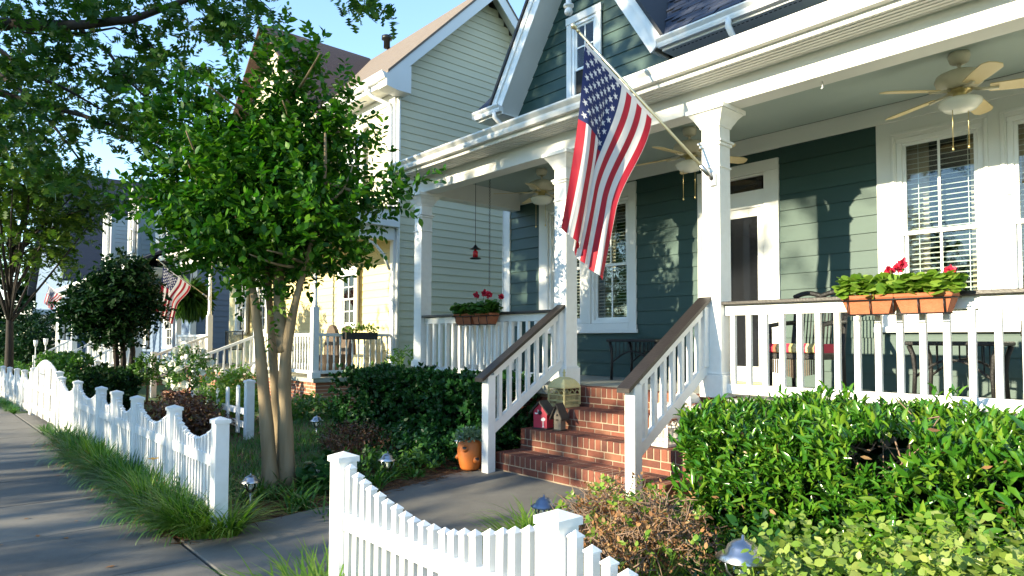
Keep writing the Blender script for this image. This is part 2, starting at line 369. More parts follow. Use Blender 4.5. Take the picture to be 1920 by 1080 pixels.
def in_ellipsoids(n, els, shell=.45):
    """n random points in a union of ellipsoids (centre, radii), denser towards the skin."""
    vol = np.array([r[0]*r[1]*r[2] for c, r in els])**.8; k = rng.choice(len(els), n, p=vol/vol.sum())
    c = np.array([els[i][0] for i in k]); r = np.array([els[i][1] for i in k])
    d = sphere_dirs(n); q = (shell+(1-shell)*rng.random(n))[:, None]
    return c+d*r*q, d
def sprays(C, OUT, per, length, lsize, droop=.2, spread=.9, lvar=.7):
    """leaves set alternately along short twigs starting at C and pointing along OUT."""
    n = len(C); D = unit(OUT); P = []; L = []; N = []; S = []
    side = unit(np.cross(D, sphere_dirs(n)))
    up = np.array([0, 0, 1.])
    for k in range(per):
        t = (k+.5)/per; sg = 1 if k % 2 else -1
        p = C+D*length*t-np.outer(np.ones(n), up)*droop*length*t*t
        dv = D*.55+side*sg*spread+rng.normal(size=(n, 3))*.28
        P.append(p); L.append(dv); N.append(up*1.0+rng.normal(size=(n, 3))*.55); S.append(lsize*(1-lvar/2+lvar*rng.random(n)))
    return np.concatenate(P), np.concatenate(L), np.concatenate(N), np.concatenate(S)
def blades(P, D, length, width, arch, seg=5):
    """strips that rise from P, lean along D and arch over; returns verts, faces."""
    n = len(P); up = np.array([0, 0, 1.]); D = D.copy(); D[:, 2] = 0; D = unit(D); side = np.cross(D, up)
    V = np.zeros((n, (seg+1)*2, 3)); L = np.asarray(length)[:, None]; A = np.asarray(arch)[:, None]; Wd = np.asarray(width)[:, None]
    for k in range(seg+1):
        t = k/seg; ang = A*t*1.0
        fwd = L*(np.sin(A*t)-0)/A*0+L*t*np.sin(.25*A+A*t*.75); hgt = L*t*np.cos(.15*A+A*t*.62)
        c = P+D*fwd+up*hgt; w = Wd*(1-t**2.2)*.5+.0006
        V[:, 2*k] = c-side*w; V[:, 2*k+1] = c+side*w
    F = []
    for k in range(seg): F.append((2*k, 2*k+1, 2*k+3, 2*k+2))
    nv = (seg+1)*2
    faces = (np.array(F)[None]+(np.arange(n)*nv)[:, None, None]).reshape(-1, 4)
    return V.reshape(-1, 3), faces
def quadmesh(name, V, Fc, mt, parent=None, at=(0, 0, 0)):
    me = bpy.data.meshes.new(name); V = V-np.array(at)
    me.vertices.add(len(V)); me.vertices.foreach_set('co', V.reshape(-1)); me.loops.add(Fc.size); me.loops.foreach_set('vertex_index', Fc.reshape(-1).astype(np.int32))
    me.polygons.add(len(Fc)); me.polygons.foreach_set('loop_start', (np.arange(len(Fc))*4).astype(np.int32)); me.update(calc_edges=True)
    me.polygons.foreach_set('use_smooth', np.ones(len(Fc), bool)); me.materials.append(MATS[mt])
    return reg(bpy.data.objects.new(name, me), parent, at)

# ------------------------------------------------------------------ ground, pavement
def sheet(name, xs, ys, fz, mt):
    V = [(x, y, fz(x, y)) for y in ys for x in xs]; n = len(xs)
    F = [(j*n+i, j*n+i+1, (j+1)*n+i+1, (j+1)*n+i) for j in range(len(ys)-1) for i in range(n-1)]
    b = MB(); b.add(V, F, 0, True); o = b.build(name, mt); o['kind'] = 'structure'; return o
xs = [-900, -400, -200, -120, -80]+list(np.arange(-60, 12, .8))+[20, 40, 100, 300, 900]
ys = [-900, -300, -100, -40, -20, -12]+list(np.arange(-8, 14, .45))+[18, 25, 40, 80, 200, 900]
sheet('ground', xs, ys, lambda x, y: gz(x, y)-.035, 'lawn')
xb = list(np.arange(-11.9, 3.1, .25)); yb = list(np.arange(1.25, 5.3, .2))
def bedz(x, y):
    z = gz(x, y)-.022+.018*math.sin(x*7.1+y*3)*math.sin(y*6.3-x*2)
    return z-.06*(1 if (-5.435 < x < -3.235 and y < 4.5) or y < 1.42 else 0)
xb = sorted(set(xb+[-5.44, -5.43, -3.24, -3.23]))
bed = sheet('garden_bed', xb, yb, bedz, 'soil')
_unused = (lambda *a: None)('garden_bed', xb, yb, lambda x, y: gz(x, y)-.022+.018*math.sin(x*7.1+y*3)*math.sin(y*6.3-x*2), 'soil')
sheet('street', [-400, -60, -13, -5, 60], [-9.0, -2.6], lambda x, y: street(x)-.11, 'asphalt')
kb = MB()
for a, b in ((-60, -13), (-13, -5), (-5, 30)):
    q = [(-2.75, -.16), (-2.6, -.16), (-2.6, .0), (-2.75, -.02)]
    v = [(a, y, street(a)+z) for y, z in q]+[(b, y, street(b)+z) for y, z in q]
    kb.add(v, [(0, 1, 5, 4), (1, 2, 6, 5), (2, 3, 7, 6), (3, 0, 4, 7), (0, 3, 2, 1), (4, 5, 6, 7)])
kb.build('kerb', 'concrete')['kind'] = 'structure'
side = bpy.data.objects.new('sidewalk', None); reg(side, None, (-8, .5, -.2)); side['kind'] = 'structure'
def slab(parent, x0, x1, y0, y1, zf):
    g = .006; c = .008; b = MB(); x0 += g; x1 -= g; y0 += g; y1 -= g
    top = [(x0+c, y0+c), (x1-c, y0+c), (x1-c, y1-c), (x0+c, y1-c)]; mid = [(x0, y0), (x1, y0), (x1, y1), (x0, y1)]
    v = [(x, y, zf(x, y)) for x, y in top]+[(x, y, zf(x, y)-c) for x, y in mid]+[(x, y, zf(x, y)-.1) for x, y in mid]
    b.add(v, [(0, 1, 2, 3)]+[(4+i, 4+(i+1) % 4, (i+1) % 4, i) for i in range(4)]+[(8+i, 8+(i+1) % 4, 4+(i+1) % 4, 4+i) for i in range(4)])
    return b.build('slab', 'concrete', parent, ((x0+x1)/2, (y0+y1)/2, zf((x0+x1)/2, (y0+y1)/2)))
x = 4.36
while x > -46:
    slab(side, x-1.32, x, -.62, 1.46, lambda a, b: street(a)); x -= 1.32
walk = bpy.data.objects.new('front_walk', None); reg(walk, None, (-4.3, 3, -.1)); walk['kind'] = 'structure'
for y0, y1 in ((1.465, 2.95), (2.95, 4.345)): slab(walk, -5.42, -3.25, y0, y1, lambda a, b: gz(a, b)+.004)
slab(walk, -17.6, -13.3, 1.47, 1.95, lambda a, b: gz(a, b)+.004)

# ------------------------------------------------------------------ clapboard helper
def claps(parent, mt, segs, axis='x', face=7.2, expo=.178, out=-1):
    """segs: list of (a0, a1, z). One shared lap board mesh, scaled along its length."""
    key = ('clap', mt, axis, out, expo)
    if key not in MATS:
        h = expo+.014
        prof = [(0, 0), (out*.021, 0), (out*.021, .006), (out*.005, h), (0, h)]
        b = MB()
        if axis == 'x': b.prism([(p[0], p[1]) for p in prof], -.5, .5, 'x')
        else: b.prism([(p[0], p[1]) for p in prof], -.5, .5, 'y')
        MATS[key] = b.mesh('clapboard', mt)
    me = MATS[key]
    for a0, a1, z in segs:
        if a1-a0 < .02: continue
        if axis == 'x': piece('clapboard', me, ((a0+a1)/2, face, z), parent, (a1-a0, 1, 1))
        else: piece('clapboard', me, (face, (a0+a1)/2, z), parent, (1, a1-a0, 1))

def window(parent, x0, x1, z0, z1, Y, cols=2, rows=1, blind=None, casing=.0, cas_mt='trimwhite', depth=.10, both=True, name='window', meet=None, curtain=False):
    """double-hung window in a wall facing -y; x0..z1 is the opening."""
    w = MB()
    f = .045
    w.cbox(x0, x1, Y-.012, Y+.09, z0, z0+f, .004); w.cbox(x0, x1, Y-.012, Y+.09, z1-f, z1, .004)
    w.cbox(x0, x0+f, Y-.010, Y+.09, z0+f, z1-f, .004); w.cbox(x1-f, x1, Y-.010, Y+.09, z0+f, z1-f, .004)
    wo = w.build(name, 'vinyl', parent)
    if casing:
        c = casing
        boxpart('casing', cas_mt, wo, x0-c, x0-.002, Y-.030, Y+.005, z0, z1+.002)
        boxpart('casing', cas_mt, wo, x1+.002, x1+c, Y-.030, Y+.005, z0, z1+.002)
        boxpart('head_casing', cas_mt, wo, x0-c-.01, x1+c+.01, Y-.036, Y+.005, z1+.002, z1+c*1.15)
        boxpart('sill', cas_mt, wo, x0-c-.02, x1+c+.02, Y-.06, Y+.005, z0-.06, z0-.002)
    mz = meet if meet else (z0+z1)/2
    for k, (a, b, yo) in enumerate(((mz-.02, z1-f, .012), (z0+f, mz+.02, .040))):
        s = .032; X0 = x0+f; X1 = x1-f
        sb = MB(); sb.cbox(X0, X1, Y+yo, Y+yo+.026, a, a+s*1.2, .003); sb.cbox(X0, X1, Y+yo, Y+yo+.026, b-s, b, .003)
        sb.cbox(X0, X0+s, Y+yo+.001, Y+yo+.025, a+s*1.2, b-s, .003); sb.cbox(X1-s, X1, Y+yo+.001, Y+yo+.025, a+s*1.2, b-s, .003)
        so_ = sb.build('sash', 'vinyl', wo)
        boxpart('glass_pane', 'glass', wo, X0+s, X1-s, Y+yo+.012, Y+yo+.016, a+s, b-s, .0005)
        for c in range(1, cols):
            xc = X0+(X1-X0)*c/cols; boxpart('muntin', 'vinyl', wo, xc-.011, xc+.011, Y+yo+.002, Y+yo+.011, a+s, b-s, .002)
        for r in range(1, rows):
            zc = a+(b-a)*r/rows; boxpart('muntin', 'vinyl', wo, X0+s, X1-s, Y+yo+.003, Y+yo+.0105, zc-.011, zc+.011, .002)
    if blind:
        sp, top, bot = blind
        me = MB().cbox(-.5, .5, -.022, .022, -.0022, .0022, .0008).mesh('slat', 'blind')
        z = bot
        while z < top:
            piece('slat', me, ((x0+x1)/2, Y+.125, z), wo, (x1-x0-.07, 1, 1), (math.radians(16), 0, 0)); z += sp
        for xx in (x0+(x1-x0)*.22, x0+(x1-x0)*.80):
            boxpart('ladder_cord', 'blind', wo, xx-.003, xx+.003, Y+.098, Y+.100, bot, top, .0005)
    return wo

# ------------------------------------------------------------------ green house
GH = thing('green_house', 'dark green clapboard house with white front porch, columns and steep gable', 'house', (-3, 7.2, 0))
FZ = .795; WY = 7.2; CZ = 3.66
openings = [(-7.31, -6.62, 1.54, 3.27), (-6.44, -5.75, 1.54, 3.27), (-4.53, -3.79, FZ, 3.24), (-2.40, -1.68, 1.50, 3.30), (-1.50, -.78, 1.50, 3.30), (-.60, .12, 1.50, 3.30), (-6.79, -6.31, 4.60, 6.05)]
wb = MB()
XL, XR = -8.34, 3.4
ex = sorted({XL, XR, *[o[0] for o in openings[:6]], *[o[1] for o in openings[:6]]}); ez = sorted({0, 4.98, *[o[2] for o in openings[:6]], *[o[3] for o in openings[:6]]})
for i in range(len(ex)-1):
    for j in range(len(ez)-1):
        xm = (ex[i]+ex[i+1])/2; zm = (ez[j]+ez[j+1])/2
        if any(o[0] < xm < o[1] and o[2] < zm < o[3] for o in openings): continue
        wb.box(ex[i], ex[i+1], WY, WY+.1, ez[j], ez[j+1])
wb.box(XL, XL+.1, WY+.1, 15, 0, 4.98); wb.box(XR-.1, XR, WY+.1, 15, 0, 4.98); wb.box(XL, XR, 15, 15.1, 0, 4.98)
wall = wb.build('wall', 'siding_green', GH)
room = MB(); room.box(XL+.12, XR-.12, 9.6, 9.65, 0, 4.9); room.box(XL+.12, XR-.12, 7.35, 9.6, .6, .65); room.box(XL+.12, XR-.12, 7.35, 9.6, 3.6, 3.65)
room.build('interior', 'dark_room', GH)
for x0, x1 in ((-2.42, -1.66), (-1.52, -.76), (-7.33, -6.6), (-6.46, -5.73)):
    for a, b in ((x0, x0+.2), (x1-.2, x1)): MB().box(a, b, 7.52, 7.55, 1.4, 3.4).build('curtain', 'curtain', GH)
z = FZ+.005; segs = []
while z < 3.48:
    segs += [(-8.20, -7.515, z), (-5.615, -4.665, z), (-3.605, -2.585, z)]
    if z < 1.28: segs += [(-7.515, -5.615, z), (-2.585, 3.3, z)]
    z += .178
claps(wall, 'siding_green', segs)
# white panelling round the right-hand windows
pw = MB()
for a, b in ((-2.58, -2.40), (-1.68, -1.50), (-.78, -.60), (.12, 3.3)): pw.box(a, b, WY-.026, WY+.001, 1.40, 3.48)
for a, b in ((-2.40, -1.68), (-1.50, -.78), (-.60, .12)): pw.box(a, b, WY-.026, WY+.001, 3.30, 3.48); pw.box(a, b, WY-.026, WY+.001, 1.40, 1.50)
pw.build('window_surround', 'trimwhite', GH)
boxpart('sill', 'trimwhite', GH, -2.62, 3.3, WY-.075, WY-.027, 1.385, 1.44)
for k, o in enumerate(openings[3:6]):
    w_ = window(GH, o[0], o[1], o[2], o[3], WY, 2, 1, blind=(.05, 3.25, 1.56), meet=2.36)
    for xa in (o[0]-.045, o[1]+.012): boxpart('stop_bead', 'trimwhite', w_, xa, xa+.033, WY-.040, WY-.0265, 1.46, 3.33)
    boxpart('head_bead', 'trimwhite', w_, o[0]-.045, o[1]+.045, WY-.042, WY-.0265, 3.331, 3.365)
for o in openings[:2]: window(GH, o[0], o[1], o[2], o[3], WY, 2, 1, blind=(.047, 3.22, 1.60), casing=.0, meet=2.36)
cs = MB()
boxpart('casing', 'trimwhite', GH, -7.51, -7.312, WY-.034, WY, 1.40, 3.46); boxpart('casing', 'trimwhite', GH, -6.618, -6.442, WY-.034, WY, 1.54, 3.27); boxpart('casing', 'trimwhite', GH, -5.748, -5.62, WY-.034, WY, 1.40, 3.46)
boxpart('head_casing', 'trimwhite', GH, -7.312, -5.748, WY-.034, WY, 3.272, 3.46); boxpart('sill', 'trimwhite', GH, -7.55, -5.58, WY-.06, WY-.0345, 1.40, 1.45); boxpart('apron', 'trimwhite', GH, -7.312, -5.748, WY-.034, WY, 1.40, 1.538)
boxpart('frieze_board', 'trimwhite', GH, XL, XR, WY-.045, WY-.001, 3.478, CZ)
boxpart('corner_board', 'trimwhite', GH, XL-.02, -8.20, WY-.035, WY-.001, .5, 4.9); boxpart('corner_board', 'trimwhite', GH, XL-.04, XL-.001, WY-.035, WY+.12, .5, 4.9)
# door
dr = MB(); dr.cbox(-4.53, -4.43, WY+.01, WY+.05, FZ+.03, 2.85, .004); dr.cbox(-3.89, -3.79, WY+.01, WY+.05, FZ+.03, 2.85, .004); dr.cbox(-4.43, -3.89, WY+.01, WY+.05, 2.75, 2.85, .004); dr.cbox(-4.43, -3.89, WY+.01, WY+.05, FZ+.03, 1.0, .004)
door = dr.build('door', 'trimwhite', GH)
boxpart('glass_panel', 'doorglass', door, -4.43, -3.89, WY+.022, WY+.03, 1.0, 2.75); boxpart('door_handle', 'brass', door, -4.49, -4.465, WY-.035, WY+.0095, 1.72, 1.90); boxpart('threshold', 'brass', door, -4.53, -3.79, WY-.06, WY+.05, FZ+.002, FZ+.028)
boxpart('lock_plate', 'brass', door, -4.495, -4.462, WY-.012, WY+.0095, 1.93, 2.02)
boxpart('transom_bar', 'trimwhite', GH, -4.53, -3.79, WY-.01, WY+.05, 2.852, 3.05); boxpart('transom_glass', 'doorglass', GH, -4.49, -3.83, WY+.02, WY+.03, 3.052, 3.21); boxpart('transom_rail', 'trimwhite', GH, -4.53, -3.79, WY-.01, WY+.05, 3.212, 3.24)
for a, b in ((-4.66, -4.532), (-3.788, -3.61)): boxpart('casing', 'trimwhite', GH, a, b, WY-.034, WY, FZ, 3.24)
boxpart('head_casing', 'trimwhite', GH, -4.66, -3.61, WY-.036, WY, 3.242, 3.37)
# porch shell
boxpart('porch_ceiling', 'ceiling_paint', GH, -8.02, XR, 5.46, WY-.046, CZ, CZ+.04)
boxpart('beam', 'trimwhite', GH, -8.12, XR, 5.24, 5.455, 3.385, 3.62); boxpart('end_beam', 'trimwhite', GH, -8.12, -7.93, 5.456, WY-.046, 3.385, 3.66)
sf = MB(); sf.box(-8.12, XR, 4.95, 5.239, 3.595, 3.615)
for k in range(5): sf.box(-8.12, XR, 4.99+k*.05, 4.997+k*.05, 3.590, 3.5945)
sf.build('soffit', 'trimwhite', GH)
boxpart('fascia', 'trimwhite', GH, -8.13, XR, 4.925, 4.949, 3.585, 3.72)
vt = MB()
xv = -8.0
while xv < 0.5: vt.box(xv, xv+.025, 4.956, 4.966, 3.5925, 3.5945); xv += .05
vt.build('soffit_vent', 'black_edge', GH)['kind'] = 'stuff'
def gutter(name, parent, x0, x1, yb, zt, mt='white', h=.115, d=.115):
    pr = [(yb, zt-h), (yb-d*.55, zt-h), (yb-d*.66, zt-h*.72), (yb-d*.68, zt-h*.5), (yb-d*.95, zt-h*.22), (yb-d, zt-h*.14), (yb-d, zt), (yb-d+.016, zt), (yb-d+.016, zt-.012), (yb-.004, zt-.03), (yb, zt-.02)]
    b = MB(); b.prism(pr, x0, x1, 'x'); b.box(x0-.004, x0, yb-d*.9, yb, zt-h+.01, zt); return b.build(name, mt, parent)
gutter('gutter', GH, -8.14, XR, 4.924, 3.745)
pr = MB(); pr.prism([(4.85, 3.715), (4.85, 3.75), (7.2, 4.50), (7.2, 4.46)], -8.16, XR, 'x'); pr.build('porch_roof', 'shingle_blue', GH)
MB().prism([(4.95, 3.62), (5.0, 3.73), (7.2, 4.45), (7.2, 3.62)], -8.12, -8.06, 'x').build('roof_cheek', 'trimwhite', GH)
ffl = MB(); ffl.box(-8.14, -5.16, 5.2, WY, .70, FZ); ffl.box(-5.16, -3.12, 5.575, WY, .70, FZ-.001); ffl.box(-3.12, XR, 5.2, WY, .70, FZ)
ffl.build('porch_floor', 'porch_floor', GH)
found = MB().box(-8.12, -5.2, 5.26, 5.4, -.1, .69).box(-3.1, XR, 5.26, 5.4, -.1, .69).box(-8.12, -8.0, 5.4, 7.2, -.1, .69).build('foundation', 'mortar', GH)
BR = {}
def brick(parent, x, y, z, dx, dy, dz):
    key = (round(dx, 3), round(dy, 3), round(dz, 3))
    if key not in BR: BR[key] = MB().cbox(-dx/2, dx/2, -dy/2, dy/2, -dz/2, dz/2, .004).mesh('brick', 'brick')
    return piece('brick', BR[key], (x, y, z), parent)
for r in range(10):
    for k in range(6):
        xx = -6.5+k*.213+(.1 if r % 2 else 0); brick(found, xx, 5.259, .03+r*.067, .203, .05, .057)
# ------------------------------------------------------------------ brick steps
SX0, SX1 = -5.19, -3.13
SY = [4.35, 4.69, 5.03, 5.37]; SZ = [.175, .382, .588, .795]
core = MB()
for k in range(4): core.box(SX0+.008+k*.0005, SX1-.008-k*.0005, SY[k]+.006, 5.57+k*.001, -.08, SZ[k]-.004)
steps = core.build('brick_steps', 'mortar', GH)
for k in range(4):
    x = SX0; zt = SZ[k]; n = 28; pit = (SX1-SX0)/n
    for i in range(n): brick(steps, SX0+pit*(i+.5), SY[k]+.1, zt-.049+rng.normal()*.0012, .062, .2, .098)
    zz = zt-.098-.0105; half = k % 2
    for course, h in enumerate((.057, .045 if k else 0)):
        if h == 0: continue
        x = SX0-(.1 if (course+half) % 2 else 0)
        while x < SX1-.01:
            a = max(x, SX0); b = min(x+.197, SX1)
            if b-a > .04: brick(steps, (a+b)/2, SY[k]+.05+.0, zz-h/2, b-a, .1, h)
            x += .2075
        zz -= h+.0105
    if k < 3:
        x = SX0
        while x < SX1-.01:
            b = min(x+.197, SX1); brick(steps, (x+b)/2, SY[k]+.21+.06, zt-.03, b-x, .112, .057); x += .2075
    for c in range(3):
        zc = zt-.04-c*.067
        if zc > .02:
            for j in range(3): brick(steps, SX1-.045, SY[k]+.31+j*.21, zc-.065, .1, .197, .057)
# ------------------------------------------------------------------ columns, rails
def column(xc, yc=5.35):
    s = MB(); h = .09; s.cbox(xc-h, xc+h, yc-h, yc+h, FZ+.2, 3.26, .004); col = s.build('column', 'white', GH)
    b = MB(); b.cbox(xc-.115, xc+.115, yc-.115, yc+.115, FZ+.001, FZ+.205, .006); b.cbox(xc-.102, xc+.102, yc-.102, yc+.102, FZ+.206, FZ+.222, .006); b.build('base', 'white', col)
    c = MB()
    for z0, z1, r0, r1 in ((3.215, 3.235, .098, .104), (3.235, 3.27, .104, .125), (3.27, 3.30, .125, .14), (3.30, 3.345, .140, .178), (3.345, 3.383, .192, .192)):
        v = [(xc+sx*r, yc+sy*r, z) for r, z in ((r0, z0), (r1, z1)) for sx, sy in ((-1, -1), (1, -1), (1, 1), (-1, 1))]
        c.add(v, [(3, 2, 1, 0), (4, 5, 6, 7)]+[(i, (i+1) % 4, 4+(i+1) % 4, 4+i) for i in range(4)])
    c.build('capital', 'white', col)
    n = MB(); n.cbox(xc-.118, xc+.118, yc-.118, yc+.118, 3.0735, 3.095, .004); n.cbox(xc-.106, xc+.106, yc-.106, yc+.106, 3.045, 3.0745, .006); n.build('neck_moulding', 'white', col)
    boxpart('neck_bead', 'white', col, xc-.101, xc+.101, yc-.101, yc+.101, 2.845, 2.862, .005)
for xc in (-8.015, -5.17, -3.28, .62): column(xc)
BAL = MB().cbox(-.021, .021, -.021, .021, 0, .60, .003).mesh('baluster', 'white')
def railing(x0, x1, yc=5.34, axis='x'):
    r = MB()
    if axis == 'x': r.cbox(x0, x1, yc-.02, yc+.02, 1.522, 1.613, .004)
    else: r.cbox(yc-.02, yc+.02, x0, x1, 1.522, 1.613, .004)
    ro = r.build('railing', 'white', GH)
    if axis == 'x': boxpart('rail_cap', 'capwood', ro, x0, x1, yc-.075, yc+.075, 1.614, 1.643); boxpart('bottom_rail', 'white', ro, x0, x1, yc-.025, yc+.025, .835, .921)
    else: boxpart('rail_cap', 'capwood', ro, yc-.075, yc+.075, x0, x1, 1.614, 1.643); boxpart('bottom_rail', 'white', ro, yc-.025, yc+.025, x0, x1, .835, .921)
    n = max(2, round((x1-x0)/.146)); p = (x1-x0)/n
    for i in range(n):
        a = x0+p*(i+.5)
        piece('baluster', BAL, (a, yc, .9215) if axis == 'x' else (yc, a, .9215), ro)
railing(-7.92, -5.262); railing(-3.188, .525); railing(.715, 3.3); railing(5.442, 7.15, -8.015, 'y')
def stair_rail(xc, newel_base):
    Y0, Z0, Y1, Z1 = 4.20, .965, 5.258, 1.665
    nw = MB(); nw.cbox(xc-.05, xc+.05, 4.18, 4.28, newel_base, .952, .005)
    ro = nw.build('stair_railing', 'white', GH)
    dz = (Z1-Z0)/(Y1-Y0)
    def slant(ya, yb, z0, h, w, name, mt):
        b = MB(); b.prism([(ya, z0+(ya-Y0)*dz), (yb, z0+(yb-Y0)*dz), (yb, z0+(yb-Y0)*dz+h), (ya, z0+(ya-Y0)*dz+h)], xc-w/2, xc+w/2, 'x'); return b.build(name, mt, ro)
    slant(4.10, Y1, Z0-.01, .036, .125, 'handrail_cap', 'capwood'); slant(4.281, Y1, Z0-.10, .088, .045, 'top_rail', 'white'); slant(4.281, Y1, Z0-.655, .105, .05, 'bottom_rail', 'white')
    for i in range(7):
        y = 4.37+i*.128; zb = Z0-.55+(y-Y0)*dz; zt = Z0-.10+(y-Y0)*dz
        b = MB(); w = .02; v = [(xc+sx*w, y+sy*w, (zb if t == 0 else zt)+sy*w*dz) for t in (0, 1) for sx, sy in ((-1, -1), (1, -1), (1, 1), (-1, 1))]
        b.add(v, [(3, 2, 1, 0), (4, 5, 6, 7)]+[(q, (q+1) % 4, 4+(q+1) % 4, 4+q) for q in range(4)]); b.build('baluster', 'white', ro)
    boxpart('half_post', 'white', ro, xc-.04, xc+.04, 5.19, 5.2595, Z0-.6+.7, 1.60)
stair_rail(-5.15, -.02); stair_rail(-3.345, 0.0)
# ------------------------------------------------------------------ upper front: gable and main roof
GX = -6.545; SL = 1.565
def gz_l(z): return -8.032+(z-4.926)/SL
ZA = 4.926+SL*(GX+8.032)
gw = MB(); gw.prism([(gz_l(4.3), 4.3), (2*GX-gz_l(4.3), 4.3), (GX, ZA)], WY+.02, WY+.1, 'y'); gable = gw.build('gable_wall', 'siding_green', GH)
z = 4.42
while z < ZA-.12:
    xa = gz_l(z); xb = 2*GX-xa; h = .178+.012; xa2 = gz_l(z+h); xb2 = 2*GX-xa2
    for (p0, p1, q0, q1) in (((xa, -6.90, xa2, -6.90), (-6.20, xb, -6.20, xb2)) if z < 6.02 else ((xa, xb, xa2, xb2),)):
        if p1-p0 < .05: continue
        if z+h > ZA: q0 = q1 = GX
        b = MB(); y0 = WY
        v = [(p0, y0, z), (p1, y0, z), (p1, y0-.022, z), (p0, y0-.022, z), (q0, y0, z+h), (q1, y0, z+h), (q1, y0-.006, z+h), (q0, y0-.006, z+h)]
        b.add(v, [(0, 1, 2, 3), (7, 6, 5, 4), (3, 2, 6, 7), (0, 3, 7, 4), (1, 0, 4, 5), (2, 1, 5, 6)]); b.build('clapboard', 'siding_green', gable, ((p0+p1)/2, y0, z))
    z += .178
window(GH, -6.79, -6.31, 4.62, 6.03, WY-.03, 2, 2, casing=.10, name='gable_window')
MB().box(-6.8, -6.3, WY+.0, WY+.018, 4.6, 6.05).build('window_back', 'dark_room', GH)
RY = 6.78
for sgn, nm in ((1, 'rake'), (-1, 'rake')):
    def mx(x): return x if sgn == 1 else 2*GX-x
    zl = 4.93; xl = gz_l(zl); nx, nz = -SL/math.hypot(1, SL), 1/math.hypot(1, SL)
    def band(a, b, y0, y1, name, mt, lo=0, hi=0):
        pb = (mx(xl+nx*a+lo*1/math.hypot(1, SL)), zl+nz*a+lo*SL/math.hypot(1, SL)); pc = (mx(xl+nx*b+lo/math.hypot(1, SL)), zl+nz*b+lo*SL/math.hypot(1, SL))
        pa = (mx(GX), ZA+a/nz); pd = (mx(GX), ZA+b/nz)
        MB().prism([pb, pc, pd, pa], y0, y1, 'y').build(name, mt, GH)
    band(.0, .022, RY+.03, WY-.003, 'rake_soffit', 'trimwhite', 0)
    band(-.01, .20, RY, RY+.029, 'rake_board', 'trimwhite', 0)
    band(.125, .215, RY-.022, RY-.001, 'rake_moulding', 'trimwhite', 0)
    band(.221, .262, RY-.05, 12.2, 'gable_roof', 'black_edge', -.06)
pend = MB().lathe((GX+.06, RY-.01, 5.93), [(.005, 0), (.05, .015), (.062, .05), (.05, .09), (.028, .11), (.075, .125), (.075, .15), (.04, .17), (.04, .30), (.06, .32), (.06, .34), (.035, .36), (.035, 1.5)], 14)
pend.build('pendant', 'pendant_white', GH)
# main eaves and roof
for x0, x1 in ((-4.93, XR+.3), (-8.62, -7.97)):
    gutter('gutter', GH, x0, x1, 6.80, 5.045, h=.115, d=.11)
    boxpart('fascia', 'trimwhite', GH, x0+.02, x1, 6.801, 6.825, 4.90, 5.02)
    boxpart('soffit', 'trimwhite', GH, x0+.02, x1, 6.826, WY-.001, 4.90, 4.92)
v2 = MB(); xv = -4.8
while xv < 0: v2.box(xv, xv+.03, 6.86, 6.874, 4.8965, 4.8995); xv += .055
v2.build('soffit_vent', 'black_edge', GH)['kind'] = 'stuff'
def elbow(parent, pts, r=.036): MB().tube(pts, r, 10).build('downspout', 'white', parent)
elbow(GH, [(-3.96, 6.745, 4.95), (-3.96, 6.74, 4.86), (-3.94, 6.80, 4.76), (-3.90, 6.95, 4.62)]); elbow(GH, [(-8.1, 6.745, 4.95), (-8.1, 6.745, 4.86), (-8.08, 6.85, 4.78), (-8.06, 7.12, 4.70)])
def roof_part(xe, sgn):
    def mp(y): return 5.06+(y-6.74)
    yv = 6.74+(ZA+.20-5.06); xo = XR+.3 if sgn > 0 else -8.6
    pl = [(xe, 6.74), (xo, 6.74), (xo, 11.6), (GX, 11.6), (GX, yv)]
    t_ = [(x, y, mp(y)) for x, y in pl]; u_ = [(x, y, mp(y)-.05) for x, y in pl]; n = 5
    b = MB(); f = [tuple(range(n)), tuple(range(2*n-1, n-1, -1))]+[(i, (i+1) % n, n+(i+1) % n, n+i) for i in range(n)]
    b.add(t_+u_, f); return b.build('main_roof', 'shingle_blue', GH)
mroof = roof_part(-4.86, 1); roof_part(-8.24, -1)
MB().prism([(11.6, 9.92), (15.4, 6.1), (15.4, 6.05), (11.6, 9.87)], -8.6, XR+.3, 'x').build('rear_roof', 'shingle_blue', GH)
SH = MB(); SH.prism([(0, 0), (.0, .012), (.20, .006), (.20, 0)], -.155, .155, 'x'); shm = SH.mesh('shingle', 'shingle_blue')
for r in range(13):
    s0 = .0+r*.135; y = 6.735+s0*.7071; zz = 5.066+s0*.7071
    for k in range(22):
        xx = -6.27+k*.33+(.165 if r % 2 else 0)+rng.normal()*.01
        if xx > -.9 or xx-.16 < -4.86-s0*.7071*.70: continue
        piece('shingle', shm, (xx, y-.004*rng.random(), zz+.004*rng.random()), mroof, None, (math.radians(45), 0, rng.normal()*.012))
MB().box(-8.3, 3.3, 7.3, 15, 4.9, 4.95).build('attic_floor', 'dark_room', GH)

